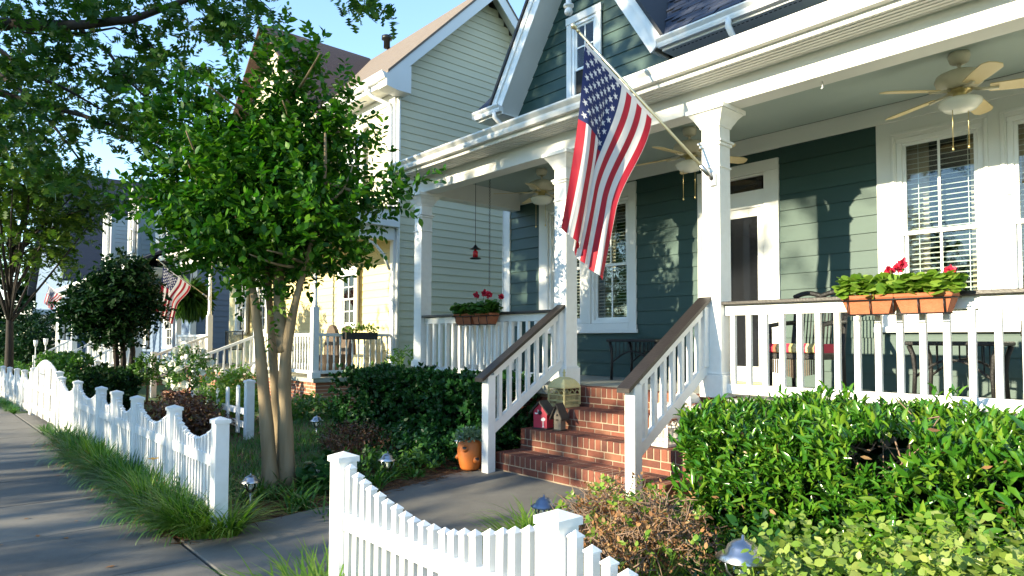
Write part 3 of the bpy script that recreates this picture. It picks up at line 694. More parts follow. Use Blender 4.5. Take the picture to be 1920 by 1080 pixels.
# ------------------------------------------------------------------ picket fences
PK = {}
def picket(parent, x, y, z0, z1, w=.038, t=.038):
    h = round(z1-z0, 2); key = (h, w, t)
    if key not in PK:
        b = MB(); a = w/2; c = t/2; hb = h-.026
        b.box(-a, a, -c, c, 0, hb)
        o = .004; v = [(-a-o, -c-o, hb), (a+o, -c-o, hb), (a+o, c+o, hb), (-a-o, c+o, hb), (-a-o, -c-o, hb+.006), (a+o, -c-o, hb+.006), (a+o, c+o, hb+.006), (-a-o, c+o, hb+.006), (0, 0, h)]
        b.add(v, [(3, 2, 1, 0)]+[(i, (i+1) % 4, 4+(i+1) % 4, 4+i) for i in range(4)]+[(4+i, 4+(i+1) % 4, 8) for i in range(4)])
        PK[key] = b.mesh('picket', 'vinyl_fence')
    o = piece('picket', PK[key], (x+rng.normal()*.0012, y, z0), parent); o.rotation_euler = (rng.normal()*.004, rng.normal()*.005, rng.normal()*.03); return o
def post(parent, x, y, zb, zt, w=.105):
    b = MB(); a = w/2; b.cbox(x-a, x+a, y-a, y+a, zb, zt-.03, .004)
    o = b.build('post', 'vinyl_fence', parent)
    c = a+.009; z0 = zt-.04
    v = [(x+sx*c, y+sy*c, z) for z in (z0, zt-.012) for sx, sy in ((-1, -1), (1, -1), (1, 1), (-1, 1))]+[(x, y, zt+.012)]
    MB().add(v, [(3, 2, 1, 0)]+[(i, (i+1) % 4, 4+(i+1) % 4, 4+i) for i in range(4)]+[(4+i, 4+(i+1) % 4, 8) for i in range(4)]).build('post_cap', 'vinyl_fence', o)
def panel(F, xa, xb, y, tops):
    n = max(3, int(round((xb-xa)/.0765))-1); p = (xb-xa)/(n+1)
    for i in range(n):
        x = xb-p*(i+1); t = (i+1)/(n+1)
        picket(F, x, y, street(x)+.03, street(x)+.2+tops(t))
    for a, b in ((.51, .595), (.075, .16)):
        za, zb = street(xa), street(xb)
        v = [(x, y+s*.027, z+h) for x, z in ((xa+.05, za), (xb-.05, zb)) for s in (-1, 1) for h in (a, b)]
        MB().add(v, [(0, 1, 3, 2), (4, 6, 7, 5), (0, 4, 5, 1), (2, 3, 7, 6), (1, 5, 7, 3), (0, 2, 6, 4)]).build('rail', 'vinyl_fence', F)
def scallop(t):
    s = math.sin(math.pi*t); return .665-.165*s**1.15
FR = thing('picket_fence', 'bright white picket fence with scooped top, nearest the camera right of the walk', 'fence', (-1.7, 1.69, -.2))
for x in (-3.27, -1.67, -.05, 1.6): post(FR, x, 1.69, street(x)-.05, street(x)+.895)
panel(FR, -3.27, -1.67, 1.69, scallop); panel(FR, -1.67, -.05, 1.69, scallop); panel(FR, -.05, 1.6, 1.69, scallop)
FL = thing('picket_fence', 'long white picket fence with scooped panels running left to the arched gate', 'fence', (-9, 1.73, -.2))
PX = [-5.36, -6.62, -8.03, -9.05, -9.97, -11.72, -13.3]
for x in PX: post(FL, x, 1.73, street(x)-.05, street(x)+.895)
for a, b in zip(PX[1:], PX[:-1]): panel(FL, a, b, 1.73, scallop)
GT = thing('garden_gate', 'tall white arched double picket gate at the far end of the fence', 'gate', (-15.2, 1.73, -.22))
for x in (-13.55, -17.0): post(GT, x, 1.73, street(x)-.05, street(x)+.98)
n = 36
for i in range(n):
    x = -13.65-i*(3.25/(n-1)); t = i/(n-1); picket(GT, x, 1.73, street(x)+.05, street(x)+.92+.24*math.sin(math.pi*t), .066, .03)
for h in (.16, .55): 
    MB().prism([(-13.6, street(-13.6)+h), (-16.95, street(-16.95)+h), (-16.95, street(-16.95)+h+.09), (-13.6, street(-13.6)+h+.09)], 1.69, 1.71, 'y').build('rail', 'vinyl_fence', GT)
for x in (-14.4, -15.27, -16.1): MB().cbox(x-.05, x+.05, 1.683, 1.709, street(x)+.06, street(x)+1.02).build('stile', 'vinyl_fence', GT)
MB().cbox(-15.42, -15.18, 1.66, 1.682, .62, .65).build('latch', 'steel', GT)
FF = thing('picket_fence', 'white picket fence continuing beyond the arched gate', 'fence', (-20, 1.73, -.3))
PX2 = [-17.2, -18.7, -20.3, -22.2, -24.2, -26.4]
for x in PX2: post(FF, x, 1.73, street(x)-.05, street(x)+.9)
for a, b in zip(PX2[1:], PX2[:-1]): panel(FF, a, b, 1.73, scallop)
def yard_fence(label, x0, x1, y, n, hi, lo):
    F = thing('yard_fence', label, 'fence', ((x0+x1)/2, y, gz(x0, y))); post(F, x0, y, gz(x0, y)-.05, gz(x0, y)+hi, .11)
    for i in range(n):
        t = (i+1)/(n+.5); x = x0+(x1-x0)*t; zt = gz(x, y)+hi+(lo-hi)*t**.8-.03
        b = MB(); b.prism([(x-.05, gz(x, y)+.02), (x+.05, gz(x, y)+.02), (x+.05, zt-.03), (x+.02, zt), (x-.02, zt), (x-.05, zt-.03)], y-.012, y+.012, 'y'); b.build('picket', 'vinyl_fence', F)
    boxpart('rail', 'vinyl_fence', F, min(x0, x1), max(x0, x1), y+.0125, y+.05, gz(x0, y)+lo*.5, gz(x0, y)+lo*.5+.09); boxpart('rail', 'vinyl_fence', F, min(x0, x1), max(x0, x1), y+.0125, y+.05, gz(x0, y)+.1, gz(x0, y)+.19)
yard_fence('short open picket fence in shade behind the crape myrtle trunks', -9.5, -11.5, 3.45, 4, .80, .58)
yard_fence('short open picket fence behind the arched gate', -19.6, -22.6, 3.3, 4, .95, .62)

# ------------------------------------------------------------------ ceiling fans
def fan(x, y, label, off):
    f = thing('ceiling_fan', label, 'ceiling fan', (x, y, CZ), 'ceiling fans under the green house porch')
    MB().lathe((x, y, CZ), [(.075, -.001), (.08, -.03), (.068, -.075), (.045, -.09)], 20).build('canopy', 'fanwhite', f)
    MB().tube([(x, y, CZ-.09), (x, y, CZ-.15)], .014, 10).build('downrod', 'fanwhite', f)
    MB().lathe((x, y, CZ), [(.03, -.145), (.10, -.155), (.165, -.185), (.178, -.22), (.165, -.26), (.12, -.292), (.07, -.30)], 24).build('motor', 'fanwhite', f)
    MB().lathe((x, y, CZ), [(.07, -.301), (.085, -.31), (.085, -.322), (.05, -.33), (.05, -.375), (.075, -.38)], 18).build('switch_housing', 'brass', f)
    MB().lathe((x, y, CZ), [(.12, -.381), (.155, -.40), (.15, -.43), (.11, -.472), (.04, -.492), (.005, -.494)], 22).build('light_bowl', 'lampglass', f)
    for k in range(5):
        w = math.radians(off+72*k); c, s = math.cos(w), math.sin(w)
        pts = [(.20, -.055), (.40, -.068), (.60, -.070), (.655, -.045), (.665, 0), (.655, .045), (.60, .070), (.40, .068), (.20, .055)]
        b = MB(); v = []
        for dz in (0, .007):
            for r, q in pts: v.append((x+c*r-s*q, y+s*r+c*q, CZ-.315-.05*r-q*.22+dz))
        nn = len(pts); b.add(v, [tuple(range(nn-1, -1, -1)), tuple(range(nn, 2*nn))]+[(i, (i+1) % nn, nn+(i+1) % nn, nn+i) for i in range(nn)])
        bl = b.build('blade', 'fanblade', f)
        MB().tube([(x+c*.08, y+s*.08, CZ-.306), (x+c*.15, y+s*.15, CZ-.325), (x+c*.26, y+s*.26, CZ-.334)], [.012, .012, .016], 6).build('bracket', 'fanwhite', bl)
    for dx, l in ((-.055, .78), (.075, .76)):
        ch = MB().tube([(x+dx*.66, y+dx*.75-.03, CZ-.40), (x+dx*.66, y+dx*.75-.03, CZ-l)], .0028, 5).build('pull_chain', 'brass', f)
        MB().lathe((x+dx*.66, y+dx*.75-.03, CZ-l-.035), [(.003, 0), (.010, .008), (.009, .02), (.004, .035)], 8).build('chain_bob', 'brass', ch)
fan(-1.62, 6.30, 'cream ceiling fan at right, nearest the camera, above the white-framed windows', 160)
fan(-4.20, 6.32, 'cream ceiling fan partly hidden behind the flagpole column', 200)
fan(-6.60, 6.35, 'cream ceiling fan at the far left end of the porch behind the flag', 230)
hk = tag(MB().tube([(-2.32, 5.36, 3.384), (-2.32, 5.36, 3.345), (-2.315, 5.352, 3.33), (-2.325, 5.345, 3.322)], .005, 6).build('hook', 'white', None, (-2.32, 5.36, 3.33)), 'small white hook screwed under the sunlit porch beam', 'hook')

# ------------------------------------------------------------------ flags
def starmask(u, v, cx, cy, r):
    x, y = u-cx, v-cy; a = np.arctan2(x, y); d = np.hypot(x, y)
    k = 2*math.pi/5; a = np.abs((a+k/2) % k-k/2); ri = .382*r
    # edge from tip (r,0) to inner (ri, pi/5)
    x1, y1, x2, y2 = r, 0, ri*math.cos(k/2), ri*math.sin(k/2)
    px, py = d*np.cos(a), d*np.sin(a)
    return ((x2-x1)*(py-y1)-(y2-y1)*(px-x1)) > 0
fm, ft, fp, fo = nodes('flagcloth')
at_ = ft.nodes.new('ShaderNodeAttribute'); at_.attribute_name = 'print'
ft.links.new(at_.outputs['Color'], fp.inputs['Base Color']); fp.inputs['Roughness'].default_value = .65
wv = ft.nodes.new('ShaderNodeTexNoise'); wv.inputs['Scale'].default_value = 14; bu = ft.nodes.new('ShaderNodeBump'); bu.inputs['Strength'].default_value = .25; bu.inputs['Distance'].default_value = .01
ft.links.new(wv.outputs[0], bu.inputs['Height']); ft.links.new(bu.outputs[0], fp.inputs['Normal'])
tr = ft.nodes.new('ShaderNodeBsdfTranslucent'); ms = ft.nodes.new('ShaderNodeMixShader'); ms.inputs[0].default_value = .3
ft.links.new(at_.outputs['Color'], tr.inputs[0]); ft.links.new(fp.outputs[0], ms.inputs[1]); ft.links.new(tr.outputs[0], ms.inputs[2]); ft.links.new(ms.outputs[0], fo.inputs[0])
def flag(label, base, tip, s0, s1, L, NU, NV, drift=(.17, .40), group=None, seed=0):
    base = np.array(base, float); tip = np.array(tip, float); T = thing('flag', label, 'flag', base, group)
    ax = tip-base; ln = np.linalg.norm(ax); ax /= ln
    MB().tube([base, base+ax*.25, tip], [.013, .0125, .011], 10).build('pole', 'pole_metal', T)
    MB().lathe((0, 0, 0), [(.004, 0), (.016, .006), (.016, .02), (.008, .028), (.020, .045), (.026, .065), (.020, .085), (.004, .096)], 12).build('x', 'pole_metal', None)
    fin = bpy.data.objects['x']; me = fin.data; bpy.data.objects.remove(fin); 
    q = Vector(ax).to_track_quat('Z', 'Y'); piece('finial', me, tip, T).rotation_euler = q.to_euler()
    bk = MB(); bk.cbox(base[0]-.03, base[0]+.03, base[1]-.004, base[1]+.018, base[2]-.07, base[2]+.05, .003); bk.tube([base+np.array([0, .01, -.01]), base+ax*.16], .021, 10); bk.build('bracket', 'steel', T)
    hh = -ax.copy(); hh[2] = 0; hh = -hh/np.linalg.norm(hh)      # horizontal, towards tip
    nn = np.array([-hh[1], hh[0], 0]); 
    if nn@(EYE-base) < 0: nn = -nn
    u = np.linspace(0, 1, NU)[:, None]; v = np.linspace(0, 1, NV)[None, :]
    Hs = (s1+(s0-s1)*u)                                            # distance along pole, u=0 near the tip
    H = base[None, None]+Hs[..., None]*ax; H = np.repeat(H, NV, 1)
    H[..., 2] -= .028
    span = (s1-s0)*np.linalg.norm(ax[:2])
    w = np.clip(v/.62, 0, 1); w = w*w*(3-2*w)
    # sideways place of each strand lower down: an S-fold near the top edge
    ku = np.array([0, .10, .24, .30, .36, .42, .55, .7, .85, 1.0]); kx = np.array([0, .075, .165, .185, .165, .125, .17, .24, .32, .395]); kn = np.array([.03, .07, .06, .03, -.015, -.02, -.005, .02, -.005, .01])
    xl = np.interp(u[:, 0], ku, kx)[:, None]*span/.62; nl = np.interp(u[:, 0], ku, kn)[:, None]
    xs0 = u*span                                                    # from the tip back
    xx = xs0*(1-w)+(xl)*w
    dr = (drift[0]+(drift[1]-drift[0])*0*u)*v**1.3
    nd = nl*w+.024*np.sin(2*math.pi*(2.1*u+.35*v)+seed)*v+.016*np.sin(2*math.pi*(4.3*u-.8*v)+1+seed)*v+.02*np.sin(3.3*v+u*2.)*v
    zz = -np.sqrt(np.maximum((L*(1-.06*u)*v)**2-((xs0-xx)+dr)**2, 0))
    P = H+hh*((xs0-xx)+dr)[..., None]*1.0+nn*nd[..., None]; P[..., 2] += zz
    # drop of the lower hoist end is kept by the pole; let the cloth under it sag evenly
    V = P.reshape(-1, 3)
    I = (np.arange(NU-1)[:, None]*NV+np.arange(NV-1)[None]).reshape(-1); Fc = np.stack([I, I+NV, I+NV+1, I+1], 1)
    o = quadmesh('cloth', V, Fc, 'flagcloth', T, base)
    uu = np.repeat(u, NV, 1); vv = np.repeat(v, NU, 0); red = np.array([.34, .004, .020]); wh = np.array([.62, .60, .60]); blu = np.array([.006, .014, .085])
    st = np.floor(uu*13).astype(int) % 2 == 0; Cc = np.where(st[..., None], red, wh)
    can = (uu < 7/13) & (vv < .42); Cc[can] = blu
    for r in range(9):
        for k in range(6 if r % 2 == 0 else 5):
            cu = (r+1)/10*7/13; cv = ((k*2+1 if r % 2 == 0 else k*2+2)/12)*.42
            mk = starmask(uu, vv*(L/((s1-s0))), cu, cv*(L/(s1-s0)), .0375); Cc[mk & can] = wh
    Cc[vv < .022] = wh*.95
    ca = o.data.color_attributes.new('print', 'FLOAT_COLOR', 'POINT'); ca.data.foreach_set('color', np.concatenate([Cc.reshape(-1, 3), np.ones((NU*NV, 1))], 1).astype(np.float32).reshape(-1))
    return T
flag('large stars and stripes flag hanging from the pole on the green house porch column', (-3.25, 5.235, 2.75), (-3.764, 4.057, 3.887), .80, 1.645, 1.62, 200, 330, drift=(.24, .4))
flag('stars and stripes flag on the cream house porch post, left of the crape myrtle', (-18.3, 5.52, 2.39), (-18.0, 4.3, 3.2), .55, 1.4, 1.15, 60, 90, seed=2)
flag('small distant stars and stripes flag at the far left porch', tuple(atY(130, 566, 4.9)), tuple(atY(130, 566, 4.9)+np.array([-.5, -.8, .8])), .4, 1.15, .8, 30, 45, seed=4)

# ------------------------------------------------------------------ things on the porch and steps
def wire_cage(name, label, cat, x, y, z, w, h, mt, dome=.1, bars=6, finial=.08):
    T = thing(name, label, cat, (x, y, z)); a = w/2
    b = MB(); b.cbox(x-a, x+a, y-a, y+a, z+.001, z+.028, .004); b.build('tray', mt, T)
    fr = MB(); e = .007
    for sx in (-1, 1):
        for sy in (-1, 1): fr.box(x+sx*a-e, x+sx*a+e, y+sy*a-e, y+sy*a+e, z+.028, z+h)
    for zz in (z+.07, z+h*.62, z+h-.008):
        for sy in (-1, 1): fr.box(x-a, x+a, y+sy*a-e*.7, y+sy*a+e*.7, zz-.006, zz+.006)
        for sx in (-1, 1): fr.box(x+sx*a-e*.7, x+sx*a+e*.7, y-a, y+a, zz-.006, zz+.006)
    fr.build('frame', mt, T)
    for sx, sy in ((0, -1), (0, 1), (1, 0), (-1, 0)):
        wb_ = MB()
        for k in range(bars*2-1):
            t = -a+w*(k+1)/(bars*2); px, py = (x+t, y+sy*a) if sx == 0 else (x+sx*a, y+t)
            wb_.box(px-.0022, px+.0022, py-.0022, py+.0022, z+.028, z+h*.62)
        for k in range(3):
            c = -a+w*(k+.5)/3; arc = []
            for q in range(7):
                w_ = math.pi*q/6; t = c+w/6.5*math.cos(w_); zz = z+h*.62+h*.22*math.sin(w_)
                arc.append((x+t, y+sy*a, zz) if sx == 0 else (x+sx*a, y+t, zz))
            wb_.tube(arc, .004, 5)
        wb_.build('wire_side', mt, T)
    rf = MB(); n = 4; pr = [(a*1.52, h-.002), (a*1.35, h+dome*.35), (a*.95, h+dome*.78), (a*.45, h+dome), (.008, h+dome*1.06)]
    rf.lathe((x, y, z), pr, 4, rot=math.pi/4); rf.build('roof', mt, T)
    MB().lathe((x, y, z+h+dome*1.05), [(.004, 0), (.016, .012), (.010, .03), (.020, .045), (.008, .06), (.012, finial*.9), (.003, finial)], 8).build('finial', mt, T)
wire_cage('birdcage', 'gold wire birdcage standing on the third brick step', 'birdcage', -5.02, 5.17, .588, .235, .215, 'gold_cage')
wire_cage('birdcage', 'tall white wire birdcage on the steps behind the right handrail', 'birdcage', -3.50, 4.86, .382, .17, .26, 'white_iron', .12)
wire_cage('birdcage', 'small white wire birdcage on the upper step behind the right handrail', 'birdcage', -3.47, 5.17, .588, .15, .17, 'white_iron', .08)
def birdhouse(name, label, x, y, z, w, d, h, body, roof, rz):
    T = thing(name, label, 'birdhouse', (x, y, z)); T.rotation_euler = (0, 0, rz)
    def lp(b, n, mt, par=T):
        o = reg(bpy.data.objects.new(n, b.mesh(n, mt)), par, WL[par.name]); return o
    a = w/2; b = MB(); b.prism([(-a, .012), (a, .012), (a, h*.68), (0, h), (-a, h*.68)], -d/2, d/2, 'y'); lp(b, 'body', body)
    b = MB(); b.cbox(-a-.012, a+.012, -d/2-.02, d/2+.01, 0, .0118, .003); lp(b, 'base', roof)
    sl = (h-h*.68)/a
    for s in (-1, 1):
        b = MB(); o = .035; p0 = (s*.0, h+.002); p1 = (s*(a+o), h*.68-o*sl+.002); b.prism([p0, p1, (p1[0], p1[1]+.018), (0, h+.022)], -d/2-.03, d/2+.015, 'y'); lp(b, 'roof_side', roof)
    b = MB(); b.lathe((0, 0, 0), [(w*.13, 0), (w*.13, .006)], 14); o = lp(b, 'entry_hole', 'black_edge'); o.rotation_euler = (math.pi/2, 0, 0); o.location = (w*.0, -d/2-.0005, h*.62)
    return T
t = birdhouse('birdhouse', 'red birdhouse with white crescent and palm tree on the second brick step', -5.02, 4.86, .382, .165, .12, .27, 'red_paint', 'darkwood', math.radians(12))
def flat(parent, poly, y, mt, name):
    b = MB(); b.prism(poly, y-.003, y, 'y'); return reg(bpy.data.objects.new(name, b.mesh(name, mt)), parent, WL[parent.name])
cr = [(-.045+.026*math.cos(a), .175+.026*math.sin(a)) for a in np.linspace(-2.6, 1.0, 10)]+[(-.036+.021*math.cos(a), .181+.021*math.sin(a)) for a in np.linspace(.9, -2.5, 10)]
flat(t, cr, -.0605, 'trimwhite', 'crescent')
flat(t, [(.028, .02), (.052, .02), (.044, .035), (.043, .085), (.062, .09), (.066, .11), (.045, .122), (.025, .115), (.012, .10), (.018, .085), (.034, .085), (.035, .035)], -.0605, 'trimwhite', 'palm_tree')
t = birdhouse('birdhouse', 'narrow weathered grey birdhouse beside the red one', -4.80, 4.88, .382, .085, .085, .255, 'greywood', 'darkwood', math.radians(8))
MB().box(-4.81, -4.79, 4.81, 4.835, .49, .496).build('perch', 'darkwood', t)
# strawberry jar
T = thing('strawberry_pot', 'orange clay strawberry jar with pocket holes at the foot of the steps', 'pot', (-5.36, 4.16, gz(-5.36, 4.16)))
x, y, z = -5.36, 4.16, gz(-5.36, 4.16)+.004
MB().lathe((x, y, z), [(.085, 0), (.10, .02), (.122, .12), (.128, .19), (.118, .26), (.095, .285), (.105, .30), (.098, .302), (.085, .28), (.02, .275)], 26).build('jar', 'orange_clay', T)
for wv_, hz in ((-2.25, .12), (-1.05, .21), (-.1, .10)):
    c, s = math.cos(wv_), math.sin(wv_); pk = MB(); pk.tube([(x+c*.105, y+s*.105, z+hz), (x+c*.135, y+s*.135, z+hz+.022)], [.036, .03], 12); po = pk.build('pocket', 'orange_clay', T)
    pk = MB(); pk.tube([(x+c*.1352, y+s*.1352, z+hz+.0222), (x+c*.1362, y+s*.1362, z+hz+.0232)], .022, 12); pk.build('pocket_soil', 'black_edge', po)
n = 420; d = sphere_dirs(n); d[:, 2] = np.abs(d[:, 2])*.8+.1; P = np.array([x, y, z+.29])+d*np.array([.15, .15, .12])*rng.random((n, 1))**.4
s_ = leafmesh('succulent_plant', P, d+rng.normal(size=(n, 3))*.5, np.tile([0, 0, 1.], (n, 1))+rng.normal(size=(n, 3))*.3, .035+.02*rng.random(n), 'oval', 'leaf_silver', None, (x, y, z+.29)); tag(s_, 'silvery green plant spilling out of the orange jar', 'plant', kind='stuff')
# hummingbird feeder and rain chain
fx, fy = -7.5, 5.9
T = thing('hummingbird_feeder', 'red bottle bird feeder hanging from the porch ceiling at left', 'bird feeder', (fx, fy, 2.47))
MB().tube([(fx, fy, 2.66), (fx, fy, CZ)], .004, 5).build('hanger', 'black_metal', T)
MB().lathe((fx, fy, 2.60), [(.085, 0), (.05, .018), (.02, .05), (.006, .07)], 16).build('roof', 'black_metal', T); MB().lathe((fx, fy, 2.48), [(.038, 0), (.038, .085), (.02, .10), (.015, .12)], 16).build('bottle', 'red_glass', T); MB().lathe((fx, fy, 2.455), [(.05, 0), (.085, .008), (.08, .022), (.04, .026)], 16).build('dish', 'black_metal', T)
cx, cy = -7.18, 5.9; T = thing('hanging_chain', 'thin dark chain hanging from the ceiling beside the red bird feeder', 'chain', (cx, cy, 1.9))
zc = 2.05
while zc < CZ-.02: MB().tube([(cx, cy, zc), (cx+.008, cy+.008, zc+.022), (cx, cy, zc+.044), (cx-.008, cy-.008, zc+.022), (cx, cy, zc)], .0028, 4).build('link', 'black_metal', T); zc += .042
# rail planters
def planter(x0, x1, y, label, plabel, lit):
    T = thing('rail_planter', label, 'planter', ((x0+x1)/2, y, 1.49))
    ln = (x1-x0)/2
    for k in range(2):
        a = x0+k*ln+.006; b = a+ln-.012; zb, zt = 1.497, 1.605; v = []
        for z_, i, j in ((zb, .035, .02), (zt, .0, .0)):
            v += [(a+i, y-.08+j, z_), (b-i, y-.08+j, z_), (b-i, y+.075-j, z_), (a+i, y+.075-j, z_)]
        m_ = MB(); m_.add(v, [(3, 2, 1, 0), (4, 5, 6, 7)]+[(i, (i+1) % 4, 4+(i+1) % 4, 4+i) for i in range(4)]); m_.cbox(a-.006, b+.006, y-.087, y+.08, zt+.0005, zt+.027, .004); m_.build('clay_trough', 'terracotta', T)
    w_ = MB(); yf = y-.094
    for zz in (1.595, ): w_.tube([(x0-.012, y+.05, zz), (x0-.012, yf, zz), (x1+.012, yf, zz), (x1+.012, y+.05, zz)], .005, 6)
    w_.tube([(x0+.02, y+.03, 1.49), (x0+.02, yf+.02, 1.49), (x1-.02, yf+.02, 1.49), (x1-.02, y+.03, 1.49)], .005, 6)
    for k in range(5):
        xx = x0+.05+(x1-x0-.1)*k/4; w_.tube([(xx, yf, 1.595), (xx, yf+.006, 1.54), (xx, yf+.02, 1.49), (xx, y+.05, 1.487)], .0045, 6)
    w_.build('wire_rack', 'black_metal', T)
    n = 620; P = np.stack([x0-.02+(x1-x0+.04)*rng.random(n), y-.10+.19*rng.random(n), 1.625+.13*rng.random(n)**.8], 1)
    D = np.stack([rng.normal(size=n), rng.normal(size=n)-.5, rng.normal(size=n)*.4], 1); N = np.stack([rng.normal(size=n)*.4, rng.normal(size=n)*.4-.35, np.ones(n)], 1)
    G = thing('geranium', plabel, 'plant', ((x0+x1)/2, y, 1.62))
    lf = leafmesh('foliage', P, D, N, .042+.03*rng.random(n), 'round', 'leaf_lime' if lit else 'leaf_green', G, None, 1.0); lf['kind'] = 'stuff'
    return G
def blooms(G, spots):
    for bx, by, bz, r in spots:
        st = MB().tube([(bx*.7+.3*WL[G.name][0], by, 1.66), (bx, by, bz-.02)], .003, 5).build('stem', 'leaf_green', G)
        n = 46; d = sphere_dirs(n); P = np.array([bx, by, bz])+d*r*.55*rng.random((n, 1))
        leafmesh('flower_head', P, d, rng.normal(size=(n, 3)), .022+.008*rng.random(n), 'round', 'flower_red', G, None, 1.0)
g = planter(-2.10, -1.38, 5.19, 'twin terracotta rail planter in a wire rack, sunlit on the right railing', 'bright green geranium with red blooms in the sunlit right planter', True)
def fl(px, py, Y): return tuple(atY(px, py, Y))
blooms(g, [(*fl(1668, 508, 5.17), .034), (*fl(1684, 503, 5.2), .034), (*fl(1693, 494, 5.2), .028), (*fl(1783, 509, 5.18), .038)])
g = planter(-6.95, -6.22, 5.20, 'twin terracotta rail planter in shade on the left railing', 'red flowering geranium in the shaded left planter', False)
blooms(g, [(*fl(893, 553, 5.2), .045), (*fl(908, 549, 5.2), .05), (*fl(916, 552, 5.22), .05), (*fl(940, 556, 5.2), .03)])

# porch furniture
def wtable(name, label, x0, x1, y0, y1, zt, mt='black_wicker'):
    T = thing(name, label, 'table', ((x0+x1)/2, (y0+y1)/2, FZ)); boxpart('table_top', mt, T, x0, x1, y0, y1, zt-.035, zt, .008)
    for x in (x0+.05, x1-.05):
        for y in (y0+.05, y1-.05): MB().tube([(x+(.03 if x < (x0+x1)/2 else -.03)*-1, y, zt-.036), (x, y, zt-.12), (x+(.012 if x < (x0+x1)/2 else -.012), y, FZ+.25), (x, y, FZ+.002)], [.022, .02, .017, .018], 8).build('leg', mt, T)
    for y in (y0+.05, y1-.05):
        arc = [(x0+.06+(x1-x0-.12)*t, y, zt-.30+.15*math.sin(math.pi*t)) for t in np.linspace(0, 1, 13)]
        MB().tube(arc, .011, 7).build('arch_brace', mt, T)
        for k in range(9):
            t = (k+1)/10; xx = x0+.06+(x1-x0-.12)*t; MB().tube([(xx, y, zt-.30+.15*math.sin(math.pi*t)), (xx, y, zt-.036)], .005, 5).build('spindle', mt, T)
wtable('wicker_table', 'black wicker table with arched apron in shade against the wall behind the steps', -5.62, -4.85, 6.55, 7.05, 1.315)
wtable('wicker_table', 'black wicker table with arched braces under the right windows', -2.02, -1.36, 6.15, 6.65, 1.30)
def wchair(label, x0, x1, yf, yb, seat, back, cush=True):
    T = thing('wicker_chair', label, 'chair', ((x0+x1)/2, (yf+yb)/2, FZ)); xm = (x0+x1)/2; w = x1-x0
    for x in (x0+.03, x1-.03):
        MB().tube([(x, yf+.03, FZ+.002), (x, yf+.03, seat+.20)], .02, 8).build('leg', 'black_wicker', T); MB().tube([(x, yb, FZ+.002), (x, yb-.02, seat), (x, yb+.09, back-.03)], .02, 8).build('leg', 'black_wicker', T)
        MB().tube([(x, yf+.01, seat+.12), (x, yf+.02, seat+.22), (x, (yf+yb)/2, seat+.245), (x, yb+.03, seat+.26)], .022, 8).build('armrest', 'black_wicker', T)
    top = [(x0+w*t, yb+.09, back-.02+.035*abs(math.sin(2*math.pi*t))*(1 if True else 0)) for t in np.linspace(0, 1, 17)]
    MB().tube(top, .024, 8).build('top_rail', 'black_wicker', T)
    for k in range(16):
        t = (k+.7)/16.4; xx = x0+w*t; MB().tube([(xx, yb-.01, seat), (xx, yb+.085, back-.03)], .0065, 5).build('back_strand', 'black_wicker', T)
    boxpart('seat', 'black_wicker', T, x0+.03, x1-.03, yf, yb, seat-.09, seat-.03, .01)
    sk = MB()
    for k in range(22): xx = x0+.05+(w-.1)*k/21; sk.box(xx-.006, xx+.006, yf+.005, yf+.012, seat-.26+.05*abs(2*k/21-1), seat-.091)
    sk.build('skirt', 'brown_wicker', T)
    if cush:
        cols = ['cushion_red', 'cushion_cream', 'cushion_khaki', 'cushion_brown']; C_ = thing('seat_cushion', 'red and khaki striped cushion on the '+('left porch chair' if x0 < -2.5 else 'right edge porch chair'), 'cushion', (xm, (yf+yb)/2, seat-.03))
        n = 12; seq = [0, 3, 1, 2, 0, 2, 1, 3, 0, 1, 2, 0]; b = MB()
        for k in range(n):
            a = x0+.04+(w-.08)*k/n; c = x0+.04+(w-.08)*(k+1)/n; b.prism([(yf-.015, seat-.02), (yf-.02, seat+.02), (yf+.01, seat+.055), (yb-.01, seat+.05), (yb, seat-.029), (yf, seat-.029)], a, c, 'x', mi=seq[k])
        b.build('cover', cols, C_)
wchair('black wicker armchair with striped cushion behind the right railing near the door', -3.14, -2.60, 5.95, 6.45, 1.22, 1.755)
wchair('black wicker armchair at the right edge of the picture', -1.18, -.60, 5.85, 6.35, 1.22, 1.70)

# ------------------------------------------------------------------ solar lights, rabbit
def solar(x, y, z, label, s=1.0, mt='steel'):
    T = thing('solar_light', label, 'garden light', (x, y, gz(x, y)), 'solar path lights')
    zb = gz(x, y)-.05
    MB().tube([(x, y, zb), (x, y, z-.13*s)], .009, 8).build('stake', mt, T)
    MB().lathe((x, y, z-.13*s), [(.018*s, 0), (.02*s, .012*s), (.036*s, .02*s), (.04*s, .08*s), (.03*s, .085*s)], 16).build('lens', 'glass', T)
    MB().lathe((x, y, z-.13*s), [(.012*s, .0), (.015*s, .03*s), (.01*s, .06*s)], 10).build('bulb', 'lampglass', T)
    for k in range(4):
        w = math.pi/4+k*math.pi/2; c, q = math.cos(w), math.sin(w); MB().tube([(x+c*.02*s, y+q*.02*s, z-.125*s), (x+c*.05*s, y+q*.05*s, z-.09*s), (x+c*.058*s, y+q*.058*s, z-.045*s)], .004*s, 5).build('rib', mt, T)
    MB().lathe((x, y, z-.05*s), [(.082*s, 0), (.085*s, .004*s), (.055*s, .022*s), (.048*s, .04*s), (.03*s, .055*s), (.006*s, .06*s), (.004*s, .075*s), (.001*s, .076*s)], 22).build('cap', mt, T)
p = atY(1393, 1018, 2.45); solar(p[0], 2.45, p[2], 'brushed steel solar light at bottom right beside the variegated ground cover', 1.25)
p = atY(1020, 932, 2.95); solar(p[0], 2.95, p[2]-.01, 'blue grey domed solar light behind the near fence in tufts of grass', 1.0, 'bluemetal')
p = atY(727, 852, 3.45); solar(p[0], 3.45, p[2], 'solar light in the bed directly left of the front walk', 1.15)
